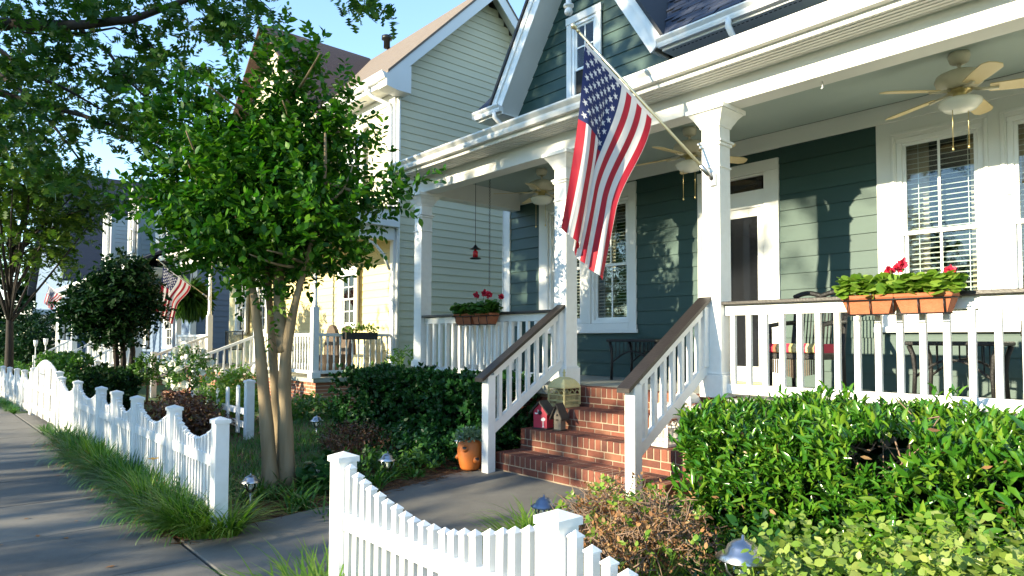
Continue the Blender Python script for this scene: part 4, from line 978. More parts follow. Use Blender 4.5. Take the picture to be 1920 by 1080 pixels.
p = atY(470, 893, 2.2); solar(p[0], 2.2, p[2], 'solar light between the fence end post and the crape myrtle', 1.05)
p = atY(594, 782, 4.1); solar(p[0], 4.1, p[2], 'solar light behind the reddish shrub, near the cream house', 1.1)
p = atY(866, 818, 4.15); solar(p[0], 4.15, p[2], 'solar light beside the orange clay jar', .95)
for k, (px, py) in enumerate(((67, 640), (86, 637))):
    p = atY(px, py, 3.6); z0 = gz(p[0], 3.6); T = thing('torch_light', ('left' if k == 0 else 'right')+' one of two white torch lights at the far left hedge', 'garden light', (p[0], 3.6, z0), 'white torch lights')
    MB().tube([(p[0], 3.6, z0-.03), (p[0], 3.6, p[2]-.25)], .018, 8).build('pole', 'white', T); MB().lathe((p[0], 3.6, p[2]-.25), [(.02, 0), (.06, .08), (.085, .3), (.08, .3)], 12).build('bowl', 'white', T)
p = atZ(597, 908, gz(-6, 2.8)); x, y, z = p
T = thing('rabbit_statue', 'small pale stone rabbit among the plants beside the myrtle', 'statue', (x, y, z))
def ell(b, c, r, n=12):
    prof = [(math.sin(a), -math.cos(a)) for a in np.linspace(.05, math.pi-.05, 9)]
    vs = MB(); vs.lathe((0, 0, 0), prof, n)
    b.add([(c[0]+q[0]*r[0], c[1]+q[1]*r[1], c[2]+q[2]*r[2]) for q in vs.v], vs.f, 0, True)
b = MB(); ell(b, (x+.06, y+.03, z+.055), (.075, .055, .06)); ell(b, (x-.015, y, z+.10), (.034, .03, .034)); b.build('body', 'stone', T)
for s in (-1, 1): e = MB(); ell(e, (x-.01, y+s*.014, z+.155), (.010, .008, .04)); e.build('ear', 'white', T)

# ------------------------------------------------------------------ cream house
CH = thing('cream_house', 'cream clapboard house with tan shingle roof and sunlit porch, next door', 'house', (-16, 7.3, 0))
CX = -12.0; CYF = 7.3; RYc = 9.74; RZc = 9.22
b = MB(); b.box(-22, CX-.02, CYF+.001, 12.2, -.3, 6.6); b.prism([(CYF, 6.6), (12.2, 6.6), (RYc, RZc+.08)], -22, CX-.02, 'x')
cw = b.build('wall', 'siding_cream', CH)
z = .1; segs = []
while z < RZc-.05:
    y0 = CYF+.11; y1 = 12.1
    if z > 6.45: y0 = max(y0, z+.36); y1 = 2*RYc-y0
    segs.append((y0, y1, z)); z += .165
claps(cw, 'siding_cream', segs, 'y', CX-.02, .165, 1)
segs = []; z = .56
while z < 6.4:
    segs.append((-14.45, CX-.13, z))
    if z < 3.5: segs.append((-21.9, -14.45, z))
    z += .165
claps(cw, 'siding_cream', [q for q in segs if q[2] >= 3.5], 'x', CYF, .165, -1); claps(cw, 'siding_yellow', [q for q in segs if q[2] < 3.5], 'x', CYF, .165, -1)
boxpart('corner_board', 'trimwhite', CH, CX-.13, CX+.01, CYF-.035, CYF-.001, 0, 6.52); boxpart('corner_board', 'trimwhite', CH, CX-.019, CX+.012, CYF+.0, CYF+.11, 0, 6.52)
def cwin(x0, x1, z0, z1, Y, nm='window'):
    MB().box(x0-.02, x1+.02, Y-.024, Y-.021, z0-.02, z1+.02).build('window_back', 'curtain', CH)
    return window(CH, x0, x1, z0, z1, Y-.125, 2, 2, casing=.11, name=nm)
for a in ((-14.12, -13.44, 1.6, 2.83, CYF), (-13.95, -13.25, 4.65, 5.95, CYF), (-20.9, -20.2, 1.5, 3.0, CYF), (-19.3, -18.6, 1.5, 3.0, CYF)):
    w_ = cwin(*a)
    me = MB().cbox(-.5, .5, -.008, .008, -.02, .02, .003).mesh('shutter_slat', 'trimwhite')
    zz = a[2]+.1
    while zz < a[3]-.06: piece('shutter_slat', me, ((a[0]+a[1])/2, a[4]-.045, zz), w_, (a[1]-a[0]-.16, 1, 1), (math.radians(35), 0, 0)); zz += .062
# cross gable wing
WX = -17.5; b = MB(); b.box(-20.4, -14.6, 6.9, 7.299, 3.9, 6.6); b.prism([(-20.4, 6.6), (-14.6, 6.6), (WX, 9.45)], 6.9, 9.6, 'y'); wing = b.build('front_wing', 'siding_cream', CH)
segs = []; z = 4.0
while z < 9.2:
    h = max(0, z-6.6); segs.append((-20.4+h, -14.6-h, z)); z += .165
claps(wing, 'siding_cream', segs, 'x', 6.899, .165, -1)
cwin(-18.0, -17.0, 5.0, 6.5, 6.9); 
def slabroof(name, mt, poly, a0, a1, axis): return MB().prism(poly, a0, a1, axis).build(name, mt, CH)
slabroof('main_roof', 'shingle_tan', [(6.88, 6.70), (6.88, 6.76), (RYc, RZc+.40), (12.6, 6.76), (12.6, 6.70), (RYc, RZc+.34)], -22.3, -11.62, 'x')
slabroof('wing_roof', 'shingle_dark', [(-20.75, 6.46), (-20.75, 6.53), (WX, 9.68), (-14.25, 6.53), (-14.25, 6.46), (WX, 9.61)], 6.45, 9.73, 'y')
for y0, y1 in ((6.88, RYc), (12.6, RYc)):
    s = 1 if y1 > y0 else -1
    z0 = 6.70
    MB().prism([(y0, z0), (y1, RZc+.34), (y1, RZc+.02), (y0, z0-.24)], -11.66, -11.635, 'x').build('rake_board', 'trimwhite', CH)
    MB().prism([(y0, z0-.005), (y1, RZc+.335), (y1, RZc+.30), (y0, z0-.04)], CX+.0, -11.661, 'x').build('rake_soffit', 'trimwhite', CH)
MB().prism([(6.86, 6.44), (6.86, 6.70), (7.44, 6.98), (7.44, 6.40), (7.1, 6.40)], CX+.014, -11.634, 'x').build('eave_return', 'trimwhite', CH)
boxpart('eave_soffit', 'trimwhite', CH, -14.5, -11.7, 6.9, CYF-.036, 6.50, 6.53); gutter('gutter', CH, -14.6, -11.64, 6.88, 6.72, h=.13, d=.13)
boxpart('fascia', 'trimwhite', CH, -14.5, -11.66, 6.881, 6.899, 6.48, 6.70); boxpart('frieze_board', 'trimwhite', CH, -14.5, CX, CYF-.034, CYF-.0225, 6.28, 6.50)
MB().tube([(-12.35, 6.80, 6.6), (-12.35, 6.80, 6.48), (-12.30, 6.95, 6.38), (-12.12, 7.2, 6.26), (-12.08, 7.23, 6.1), (-12.08, 7.23, 4.12), (-12.12, 7.12, 4.02), (-12.25, 7.0, 4.0)], .045, 10).build('downspout', 'white', CH)
MB().tube([(-11.98, 7.36, 6.45), (-11.955, 7.35, 6.3), (-11.955, 7.35, 4.0), (-11.955, 7.35, .1)], .04, 10).build('downspout', 'white', CH)
MB().lathe((-16.3, 9.6, 9.55), [(.09, 0), (.09, .22), (.15, .24), (.15, .33), (.05, .38)], 14).build('roof_vent', 'black_metal', CH)
# cream porch
CF = .56
MB().box(-21.4, CX+.0, 5.55, CYF, CF-.08, CF).build('porch_floor', 'porch_floor', CH); MB().box(-21.3, CX-.05, 5.62, 7.2, -.4, CF-.081).build('foundation', 'brick_far', CH)
MB().prism([(5.25, 3.68), (5.25, 3.72), (7.3, 4.0), (7.3, 3.62), (5.3, 3.62)], -21.7, -11.8, 'x').build('porch_roof', 'trimwhite', CH)
MB().prism([(5.2, 3.722), (5.2, 3.76), (7.32, 4.05), (7.32, 4.012)], -21.75, -11.76, 'x').build('porch_shingles', 'black_edge', CH)
boxpart('beam', 'trimwhite', CH, -21.4, CX+.06, 5.52, 5.68, 3.36, 3.615); boxpart('end_beam', 'trimwhite', CH, CX-.1, CX+.06, 5.681, CYF-.036, 3.36, 3.615)
MB().box(-21.3, CX-.101, 5.681, 7.26, 3.60, 3.615).build('porch_ceiling', 'siding_cream', CH)
gutter('gutter', CH, -21.7, -11.78, 5.25, 3.73)
# bracket scroll under the end beam
MB().tube([(CX-.02, 7.2, 2.75), (CX-.02, 7.05, 3.05), (CX-.02, 6.85, 3.25), (CX-.02, 6.6, 3.35)], [.03, .035, .035, .03], 8).build('bracket', 'trimwhite', CH)
for xp in (-12.06, -15.0, -18.35, -21.2):
    pb = boxpart('porch_post', 'trimwhite', CH, xp-.065, xp+.065, 5.53, 5.66, CF+.12, 1.92, .006)
    boxpart('base', 'trimwhite', pb, xp-.09, xp+.09, 5.505, 5.685, CF, CF+.119); MB().lathe((xp, 5.595, 1.92), [(.065, 0), (.05, .05), (.055, .08), (.042, .12), (.04, 1.3), (.055, 1.36), (.05, 1.44)], 12).build('turned_shaft', 'trimwhite', pb)
tb = MB().lathe((0, 0, 0), [(.022, 0), (.022, .12), (.012, .16), (.02, .32), (.014, .50), (.022, .54), (.022, .68)], 8).mesh('baluster', 'white')
def crail(a0, a1, c, axis):
    bx = (lambda z0, z1, h, n, par: boxpart(n, 'white', par, a0, a1, c-h, c+h, z0, z1)) if axis == 'x' else (lambda z0, z1, h, n, par: boxpart(n, 'white', par, c-h, c+h, a0, a1, z0, z1))
    ro = bx(1.36, 1.42, .035, 'railing', CH); bx(CF+.08, CF+.14, .025, 'bottom_rail', ro)
    n = int((a1-a0)/.125)
    for i in range(n):
        a = a0+(a1-a0)*(i+.5)/n; piece('baluster', tb, (a, c, CF+.14) if axis == 'x' else (c, a, CF+.14), ro)
crail(-14.93, -12.13, 5.595, 'x'); crail(5.67, 7.25, -12.06, 'y'); crail(-21.13, -18.42, 5.595, 'x')
st = MB()
for k in range(3): st.box(-18.2, -14.9, 4.45+k*.38, 5.56, -.4, CF-.19*(2-k)-.001-.16)
st.build('brick_steps', 'brick_far', CH)
for xr in (-14.85, -18.2):
    nw = boxpart('stair_railing', 'white', CH, xr-.06, xr+.06, 4.2, 4.32, -.25, .98, .006); dz = (1.42-.93)/(5.53-4.26)
    for z0, h, w, nm in ((.88, .06, .07, 'handrail'), (.30, .06, .05, 'bottom_rail')):
        MB().prism([(4.321, z0), (5.53, z0+1.209*dz), (5.53, z0+1.209*dz+h), (4.321, z0+h)], xr-w/2, xr+w/2, 'x').build(nm, 'white', nw)
    for i in range(8):
        y = 4.42+i*.14; boxpart('baluster', 'white', nw, xr-.017, xr+.017, y-.017, y+.017, .36+(y-4.32)*dz, .885+(y-4.32)*dz, .003)
# chairs, bench and planter on the cream porch
for k, (x, y) in enumerate(((-13.0, 6.6), (-12.7, 6.1))):
    T = thing('wicker_chair', ['round backed brown wicker chair on the cream porch, further back', 'round backed brown wicker chair on the cream porch, nearer the corner post'][k], 'chair', (x, y, CF), 'wicker chairs on the cream porch')
    MB().lathe((x, y, CF), [(.26, .02), (.28, .15), (.27, .42), (.05, .43)], 14).build('seat', 'brown_wicker', T)
    vs = [(x+.30*math.cos(a)*q, y+.16+.12*math.sin(a)*0, CF+.42+.62*math.sin(a)*q) for q in (1.0,) for a in np.linspace(0, math.pi, 11)]
    MB().prism([(v_[0], v_[2]) for v_ in vs], y+.14, y+.22, 'y').build('backrest', 'brown_wicker', T)
T = thing('porch_bench', 'dark metal bench on the cream porch left of the myrtle trunks', 'bench', (-19.6, 6.5, CF))
boxpart('seat', 'black_metal', T, -20.4, -18.9, 6.3, 6.7, 1.0, 1.03)
for x in (-20.35, -18.95):
    for y in (6.33, 6.67): MB().tube([(x, y, CF+.002), (x, y, 1.0 if y < 6.5 else 1.55)], .018, 6).build('leg', 'black_metal', T)
boxpart('top_rail', 'black_metal', T, -20.4, -18.9, 6.66, 6.69, 1.5, 1.54)
for i in range(16): boxpart('back_slat', 'black_metal', T, -20.3+i*.09, -20.28+i*.09, 6.665, 6.68, 1.03, 1.5, .002)
T = thing('rail_planter', 'dark planter of yellow green leaves on the cream porch end railing', 'planter', (-12.0, 6.5, 1.40))
boxpart('trough', 'darkwood', T, -12.02, -11.86, 6.15, 6.85, 1.30, 1.44)
n = 300; P = np.stack([-11.94+rng.normal(size=n)*.07, 6.12+.76*rng.random(n), 1.43+.16*rng.random(n)], 1); leafmesh('foliage', P, sphere_dirs(n), np.tile([0., 0, 1], (n, 1)), .06+.03*rng.random(n), 'oval', 'leaf_lime', T)['kind'] = 'stuff'
# hanging fern
T = thing('hanging_fern', 'round green fern basket hanging from the cream porch beside the flag', 'hanging plant', (-18.9, 5.5, 2.2))
fc = atY(357, 560, 5.5); n = 900; d = sphere_dirs(n); P = fc+d*np.array([.12, .12, .1]); D = d+np.array([0, 0, -.25]); leafmesh('fronds', P, D, np.tile([0., 0, 1], (n, 1)), .42+.2*rng.random(n), 'lance', 'leaf_green', T, None, .10, .5)['kind'] = 'stuff'
MB().tube([fc, (fc[0], 5.56, 3.36)], .012, 5).build('hanger', 'black_metal', T); MB().lathe(fc-np.array([0, 0, .12]), [(.1, -.05), (.2, .06), (.21, .1)], 14).build('basket', 'darkwood', T)

# ------------------------------------------------------------------ blue house with dormers
BH = thing('blue_house', 'blue clapboard house with three white dormers beyond the cream house', 'house', (-30, 6.8, -.3))
BXR = -24.2; BXL = -41.5; g0 = -.5
b = MB(); b.box(BXL, BXR, 6.8, 14.8, g0, 4.3); b.prism([(6.8, 4.3), (14.8, 4.3), (10.8, 8.0)], BXL, BXR, 'x'); bw = b.build('wall', 'siding_blue', BH)
segs = []; z = .2
while z < 4.2: segs.append((6.95, 14.7, z)); z += .19
claps(bw, 'siding_blue', segs, 'y', BXR, .19, 1)
segs = []; z = .2
while z < 3.5: segs.append((BXL+.1, BXR-.15, z)); z += .19
claps(bw, 'siding_blue', segs, 'x', 6.8, .19, -1)
boxpart('corner_board', 'trimwhite', BH, BXR-.14, BXR+.02, 6.76, 6.799, g0, 4.2); boxpart('corner_board', 'trimwhite', BH, BXR, BXR+.03, 6.80, 6.94, g0, 4.2)
def bpart(n, mt, poly, a0, a1, ax='x'): return MB().prism(poly, a0, a1, ax).build(n, mt, BH)
bpart('main_roof', 'slate_roof', [(5.0, 3.72), (5.0, 3.80), (7.2, 5.0), (10.8, 8.25), (15.3, 4.2), (15.3, 4.1), (10.8, 8.15), (7.2, 4.9)], BXL-.3, BXR+.35)
boxpart('porch_beam', 'trimwhite', BH, BXL, BXR, 5.15, 5.3, 3.4, 3.7); boxpart('fascia', 'trimwhite', BH, BXL-.3, BXR+.36, 4.96, 4.999, 3.66, 3.82); boxpart('porch_floor', 'porch_floor', BH, BXL, BXR, 5.1, 6.79, .15, .3); boxpart('porch_ceiling', 'siding_pale', BH, BXL, BXR, 5.31, 6.75, 3.62, 3.66)
MB().box(BXL+.1, BXR-.1, 5.2, 6.7, g0, .149).build('foundation', 'brick_far', BH)
for xp in (-24.4, -28.4, -32.6, -36.8, -41.0): boxpart('porch_column', 'trimwhite', BH, xp-.12, xp+.12, 5.12, 5.34, .3, 3.4)
MB().tube([(-41.2, 5.0, 3.65), (-41.2, 5.0, 3.4), (-41.1, 5.1, 3.2), (-41.1, 5.1, .0)], .06, 8).build('downspout', 'white', BH)
for x0, x1 in ((-28.3, -24.5), (-32.5, -28.5), (-41, -36.9)):
    ro = boxpart('railing', 'white', BH, x0, x1, 5.2, 5.26, 1.12, 1.2); boxpart('bottom_rail', 'white', BH, x0, x1, 5.21, 5.25, .38, .44)
    n = int((x1-x0)/.17)
    for i in range(n): a = x0+(x1-x0)*(i+.5)/n; boxpart('baluster', 'white', ro, a-.02, a+.02, 5.215, 5.245, .44, 1.12)
for k, (px, top, bot) in enumerate(((203, 378, 490), (252, 352, 482), (306, 345, 470))):
    Y = 6.35; c = atY(px, bot, Y); zt = atY(px, top, Y)[2]; xc = c[0]; zb = c[2]; hw = .62; ze = zt-.62
    b = MB(); b.prism([(xc-hw, zb-.5), (xc+hw, zb-.5), (xc+hw, ze), (xc, zt), (xc-hw, ze)], Y, Y+4.2, 'y'); dm = b.build('dormer', 'siding_pale', BH)
    for s in (-1, 1):
        MB().prism([(xc, zt+.02), (xc+s*(hw+.12), ze-.10), (xc+s*(hw+.12), ze-.02), (xc, zt+.12)], Y-.15, Y+4.2, 'y').build('dormer_roof', 'slate_roof', dm)
        MB().prism([(xc, zt-.1), (xc+s*(hw+.1), ze-.22), (xc+s*(hw+.1), ze-.11), (xc, zt+.015)], Y-.13, Y-.01, 'y').build('dormer_rake', 'trimwhite', dm)
    MB().box(xc-hw-.01, xc+hw+.01, Y-.03, Y-.001, zb-.5, ze).build('dormer_front', 'trimwhite', dm)
    zz = zb-.3
    while zz < ze-.1: boxpart('clapboard', 'siding_pale', dm, xc+hw, xc+hw+.02, Y+.12, Y+3.5, zz, zz+.16); zz += .19
    window(BH, xc-.36, xc+.36, zb+.15, ze-.15, Y-.14, 2, 2, casing=.09, name='dormer_window')
    MB().box(xc-.35, xc+.35, Y-.045, Y-.034, zb+.15, ze-.15).build('window_back', 'dark_room', BH)
for x0 in (-27.0, -30.8): window(BH, x0, x0+1.0, 1.0, 2.9, 6.66, 2, 3, casing=.12); MB().box(x0, x0+1, 6.767, 6.772, 1.0, 2.9).build('window_back', 'curtain', BH)
for px0, px1, xr in ((62, 128, 0), (128, 178, 1)):
    a = atY(px0+2, 668-xr*8, 3.7); c = atY(px1, 634+xr*2, 5.0)
    X_ = a[0]
    nw = boxpart('stair_railing', 'white', BH, X_-.07, X_+.07, 3.65, 3.78, -.6, a[2]+.05)
    dz = .75/1.3
    for z0, nm in ((a[2]-.06, 'handrail'), (a[2]-.62, 'bottom_rail')): MB().prism([(3.78, z0), (5.1, z0+1.32*dz), (5.1, z0+1.32*dz+.08), (3.78, z0+.08)], X_-.035, X_+.035, 'x').build(nm, 'white', nw)
    for i in range(8): y = 3.9+i*.15; boxpart('baluster', 'white', nw, X_-.02, X_+.02, y-.02, y+.02, a[2]-.54+(y-3.78)*dz, a[2]-.06+(y-3.78)*dz)
# far grey-blue house
FH = thing('grey_blue_house', 'dark grey blue house in shade at the far left behind the trees', 'house', (-55, 8, -1))
b = MB(); b.box(-64, -47.5, 6.5, 15, -1.2, 5.2); b.prism([(-64, 5.2), (-47.5, 5.2), (-55.7, 12.5)], 6.5, 15, 'y'); b.build('wall', 'siding_blue', FH)
MB().prism([(-64.8, 4.7), (-64.8, 4.85), (-55.7, 13.0), (-46.7, 4.85), (-46.7, 4.7), (-55.7, 12.8)], 6.0, 15.5, 'y').build('roof', 'slate_roof', FH)
boxpart('porch_roof', 'trimwhite', FH, -64, -47, 4.6, 6.49, 2.7, 3.0)
for x in (-47.5, -51.5, -56): boxpart('porch_column', 'trimwhite', FH, x-.13, x+.13, 4.7, 4.95, -.8, 2.7)
for x in (-50, -53.5): window(FH, x, x+1.1, .6, 2.3, 6.37, 2, 2, casing=.12); MB().box(x, x+1.1, 6.48, 6.485, .6, 2.3).build('window_back', 'dark_room', FH)

# ------------------------------------------------------------------ trees
def proj(P):
    d = np.asarray(P)-EYE; z = d@FW; return 960+F_PX*(d@RT)/z, CY-F_PX*(d@UP)/z
def bezier_branch(b, p0, p1, r0, r1, sag=0, n=6, wob=.05):
    pts = []; rs = []
    w1 = rng.normal(size=3)*wob*np.linalg.norm(p1-p0)
    for i in range(n+1):
        t = i/n; q = p0*(1-t)+p1*t+w1*math.sin(math.pi*t)+np.array([0, 0, sag*math.sin(math.pi*t)]); pts.append(q); rs.append(r0*(1-t)+r1*t)
    b.tube(pts, rs, 7); return pts
# crape myrtle in the front bed
MT = thing('crape_myrtle', 'crape myrtle with smooth tan multiple trunks and dense green crown by the fence', 'tree', (-6.45, 2.62, gz(-6.45, 2.62)))
D0 = float((np.array([-6.45, 2.62, .0])-EYE)@FW)
tr1 = [(509, 912, 0), (504, 850, 0), (497, 760, 0), (488, 660, .02), (480, 580, .05), (468, 500, .1), (440, 420, .15), (405, 350, .2)]
tr2 = [(531, 905, .22), (524, 820, .24), (515, 720, .28), (509, 620, .3), (503, 540, .34), (500, 440, .4), (515, 330, .4), (520, 220, .4)]
tr3 = [(538, 898, .08), (536, 830, .08), (533, 740, .07), (536, 660, .05), (548, 590, .03), (566, 520, .0), (590, 430, -.05), (610, 340, -.1), (610, 250, -.1)]
tr4 = [(534, 660, .07), (525, 590, .1), (520, 520, .12), (545, 430, .2), (560, 300, .25), (548, 180, .25)]
ends = []
for k, (tr_, w) in enumerate(((tr1, 15.5), (tr2, 12), (tr3, 16.5), (tr4, 13))):
    pts = [atD(x, y, D0+d) for x, y, d in tr_]; r = w/F_PX*D0
    rs = [r*1.12]+[r*(1-.62*min(1, i/5)-.30*max(0, (i-4)/(len(pts)-4))) for i in range(1, len(pts))]
    if k < 3: pts[0] = pts[0]+np.array([0, 0, -.08])
    b = MB(); 
    # smooth path
    pp = np.array(pts); t = np.linspace(0, len(pp)-1, len(pp)*4-3); sm = np.stack([np.interp(t, np.arange(len(pp)), pp[:, i]) for i in range(3)], 1)
    for _ in range(2): sm[1:-1] = (sm[:-2]+2*sm[1:-1]+sm[2:])/4
    rr = np.interp(t, np.arange(len(pp)), rs)*(1+.05*np.sin(t*5+k))
    b.tube(list(sm), list(rr), 14)
    for q in range(9):
        i = int(len(sm)*(.62+.36*rng.random())); p0 = sm[min(i, len(sm)-1)]; d = unit(rng.normal(size=3)*np.array([1, 1, .3])+np.array([0, 0, .7])); bezier_branch(b, p0, p0+d*(.5+.5*rng.random()), .022, .006)
    b.build('trunk', 'bark_smooth', MT)
els = []
for px, py, rx, rz, dd in ((490, 365, 130, 120, 0), (395, 420, 75, 65, .0), (335, 345, 40, 48, .15), (605, 400, 78, 78, -.1), (555, 260, 70, 85, .15), (430, 275, 72, 45, .1), (500, 470, 118, 48, 0), (628, 320, 38, 60, .1), (530, 175, 30, 50, .1)):
    k = D0/F_PX; els.append((atD(px, py, D0+.15+dd), (rx*k*.92, rx*k*.95, rz*k*.92)))
C, d = in_ellipsoids(2100, els, .2); C = C+rng.normal(size=C.shape)*.085
C2 = []
for x0, y0, x1, y1, n in ((500, 150, 490, 95, 9), (575, 170, 580, 95, 10), (625, 240, 640, 165, 10), (645, 280, 672, 210, 9), (480, 230, 455, 185, 10), (400, 235, 372, 185, 9), (270, 420, 238, 400, 8), (690, 300, 715, 270, 7), (530, 140, 532, 62, 12), (600, 150, 606, 120, 9), (460, 180, 440, 130, 6), (560, 130, 590, 100, 6), (690, 385, 790, 335, 20), (690, 400, 760, 372, 12), (640, 440, 665, 520, 14), (380, 500, 330, 520, 10), (280, 330, 245, 350, 8), (300, 250, 262, 200, 14), (380, 200, 340, 165, 12), (300, 300, 250, 262, 10), (515, 540, 520, 595, 7), (345, 230, 290, 215, 12), (420, 190, 395, 150, 8)):
    for t in np.linspace(0, 1, n): C2.append(atD(x0+(x1-x0)*t+rng.normal()*3, y0+(y1-y0)*t+rng.normal()*3, D0+.1+rng.normal()*.06))
C2 = np.array(C2)
P, L, N, S = sprays(np.concatenate([C, C2]), np.concatenate([d+np.array([0, 0, .6]), rng.normal(size=(len(C2), 3))*.5+np.array([0, 0, .6])]), 12, .30, .079, droop=.15)
leafmesh('crown', P, L, N, S, 'oval', 'leaf_myrtle', MT, None, .62)['kind'] = 'stuff'
P, L, N, S = sprays(np.array([atD(518, 575, D0-.15), atD(528, 590, D0-.12), atD(505, 595, D0-.12)]), rng.normal(size=(3, 3)), 8, .12, .06); leafmesh('trunk_shoots', P, L, N, S, 'oval', 'leaf_lime', MT, None, .7)['kind'] = 'stuff'

# street oak whose boughs reach in from the left
OX = thing('street_oak', 'large oak whose dark leafy boughs reach in at upper left', 'tree', (-10.5, -1.6, street(-10)))
b = MB(); trunk = [np.array([-10.5, -1.6, -.4]), np.array([-10.4, -1.6, 1.5]), np.array([-10.3, -1.5, 3.4]), np.array([-10.2, -1.4, 5.5]), np.array([-10.1, -1.3, 8.2])]
b.tube(trunk, [.30, .24, .21, .17, .08], 14)
OD = 8.6
limbs = [([(-150, 60), (0, 45), (100, 48), (160, 46), (250, 36), (365, -6), (450, -60)], .075, .02, 8.0), ([(150, 50), (165, 72), (205, 100), (240, 150), (275, 185)], .03, .010, 8.0), ([(155, 62), (100, 66), (60, 62), (20, 58)], .02, .01, 8.1), ([(150, 64), (215, 52), (260, 70), (310, 105)], .016, .006, 8.0),
         ([(-160, 60), (0, 95), (60, 140), (120, 165), (190, 205)], .045, .012, 9.2), ([(-160, 170), (0, 175), (70, 195), (150, 215), (210, 235), (300, 262)], .05, .012, 8.8), ([(-120, 110), (0, 140), (50, 180), (100, 235), (150, 300)], .04, .012, 9.6), ([(365, -6), (400, 20), (450, 50), (490, 80)], .018, .005, 7.8), ([(250, 36), (262, 90), (290, 130)], .014, .005, 8.0), ([(140, 0), (143, 25), (148, 45)], .014, .010, 8.0), ([(500, -60), (600, -25), (690, 15)], .012, .004, 7.4), ([(420, -50), (470, -15), (510, 20)], .012, .004, 7.5)]
for pl, r0, r1, dd in limbs:
    pts = [atD(x, y, dd+.25*math.sin(i*1.3)) for i, (x, y) in enumerate(pl)]
    if pl[0][0] < -90:
        pts = [np.array([-10.25, -1.45, pts[0][2]-.9])]+pts; r0 *= 1.3
    b.tube(pts, list(np.linspace(r0, r1, len(pts))), 8)
b.build('trunk', 'bark_dark', OX)
cl = []
def line(x0, y0, x1, y1, n, sp, dd):
    for t in rng.random(int(n*.50)): cl.append((x0+(x1-x0)*t+rng.normal()*sp, y0+(y1-y0)*t+rng.normal()*sp, dd+rng.normal()*.35))
line(-420, 40, 0, 40, 110, 40, 8.2); line(-420, 150, 0, 150, 110, 40, 9); line(-400, 230, -20, 240, 60, 40, 9.3); line(0, 20, 130, 25, 80, 26, 8.2); line(150, 10, 340, 10, 60, 16, 8.0); line(40, 85, 150, 95, 60, 20, 8.1); line(160, 75, 275, 185, 60, 15, 8.0); line(260, 60, 310, 110, 26, 12, 8.0); line(250, 90, 330, 210, 46, 18, 8.0)
line(0, 110, 110, 170, 70, 24, 9.2); line(0, 180, 290, 262, 120, 18, 8.8); line(200, 205, 330, 280, 60, 18, 8.6); line(0, 220, 140, 290, 80, 28, 9.5); line(385, 10, 490, 85, 66, 15, 7.8); line(430, 0, 510, 22, 22, 8, 7.6); line(610, 0, 720, 12, 22, 8, 7.4); line(330, 20, 400, 60, 26, 14, 7.9); line(220, 150, 330, 330, 40, 24, 8.4); line(0, 290, 130, 330, 50, 24, 9.5); line(330, 110, 420, 175, 30, 18, 8.0)
C = np.array([atD(x, y, d_) for x, y, d_ in cl])
P, L, N, S = sprays(C, rng.normal(size=(len(C), 3))*np.array([1, 1, .5]), 8, .30, .105, droop=.2)
els = [((-10.0, -3.2, 7.6), (2.6, 1.8, 2.0))]
C, d = in_ellipsoids(500, els, .3); P2, L2, N2, S2 = sprays(C, d, 9, .4, .13)
leafmesh('crown', np.concatenate([P, P2]), np.concatenate([L, L2]), np.concatenate([N, N2]), np.concatenate([S, S2]), 'lobed', 'leaf_oak', OX, None, .75)['kind'] = 'stuff'
def tree(name, label, x, y, h, els, n, lsize, mt, trunk_r=.2, shape='lobed', per=9, tlen=.5, bark='bark_dark', lean=(0, 0)):
    z0 = gz(x, y); T = thing(name, label, 'tree', (x, y, z0)); b = MB()
    top = np.array([x+lean[0], y+lean[1], z0+h]); p0 = np.array([x, y, z0-.1])
    pts = [p0+(top-p0)*t+np.array([math.sin(t*5)*.05, math.cos(t*4)*.05, 0])*h*.2 for t in np.linspace(0, 1, 8)]; b.tube(pts, list(np.linspace(trunk_r, trunk_r*.25, 8)), 10)
    for c, r in els:
        for k in range(4):
            q = np.array(c)+sphere_dirs(1)[0]*np.array(r)*.75; i = rng.integers(3, 7); bezier_branch(b, pts[i], q, trunk_r*.32, trunk_r*.06)
    b.build('trunk', bark, T)
    C, d = in_ellipsoids(n, els, .3); P, L, N, S = sprays(C, d+np.array([0, 0, .2]), per, tlen, lsize)
    leafmesh('crown', P, L, N, S, shape, mt, T, None, .75)['kind'] = 'stuff'; return T
# trees across the street: they stand behind the viewer and throw the dappled shade
tree('shade_tree', 'broad shade tree across the street, source of the dappled light', -10.4, -11.5, 7.5, [((-12.0, -11.5, 7.2), (2.2, 2.2, 2.4)), ((-9.4, -11.2, 9.9), (2.7, 2.2, 2.3)), ((-12.4, -11.5, 5.2), (2.2, 2, 1.9)), ((-8.8, -11.3, 4.5), (1.9, 1.8, 1.3)), ((-7.3, -11.3, 8.6), (1.4, 1.4, 1.6))], 1450, .16, 'leaf_oak', .3)
tree('shade_tree', 'small shade tree across the street, farther right', 3.2, -15, 6, [((3.2, -15, 7.), (3.2, 2.5, 2.6)), ((6.5, -15.2, 5.5), (2.6, 2.2, 2.6))], 650, .2, 'leaf_oak', .3)
tree('shade_tree', 'shade tree across the street, farther left', -25.5, -13, 7, [((-26, -13, 6.6), (3.6, 2.6, 2.6)), ((-23.5, -13, 4.6), (2.2, 2, 1.8))], 650, .2, 'leaf_oak', .3)
T = thing('added_shade_thicket', 'unseen ragged thicket added across the street to shade the sidewalk', 'thicket', (-14, -11.5, -.3))  # added out of view; heights and gaps shaped to throw shade on the sidewalk
C = []
x = -6.4
while x > -30:
    if rng.random() < .86:
        w_ = .35+.7*rng.random(); h_ = (3.6+.7*rng.random() if x > -14.5 else 2.8+.6*rng.random()); q = rng.random((int(w_*h_*20), 3)); C.append(np.array([x, -11.6, -.2])+(q-np.array([.5, .5, 0]))*np.array([w_*1.3, 1.2, h_])); x -= w_
    else: x -= .12+.2*rng.random()
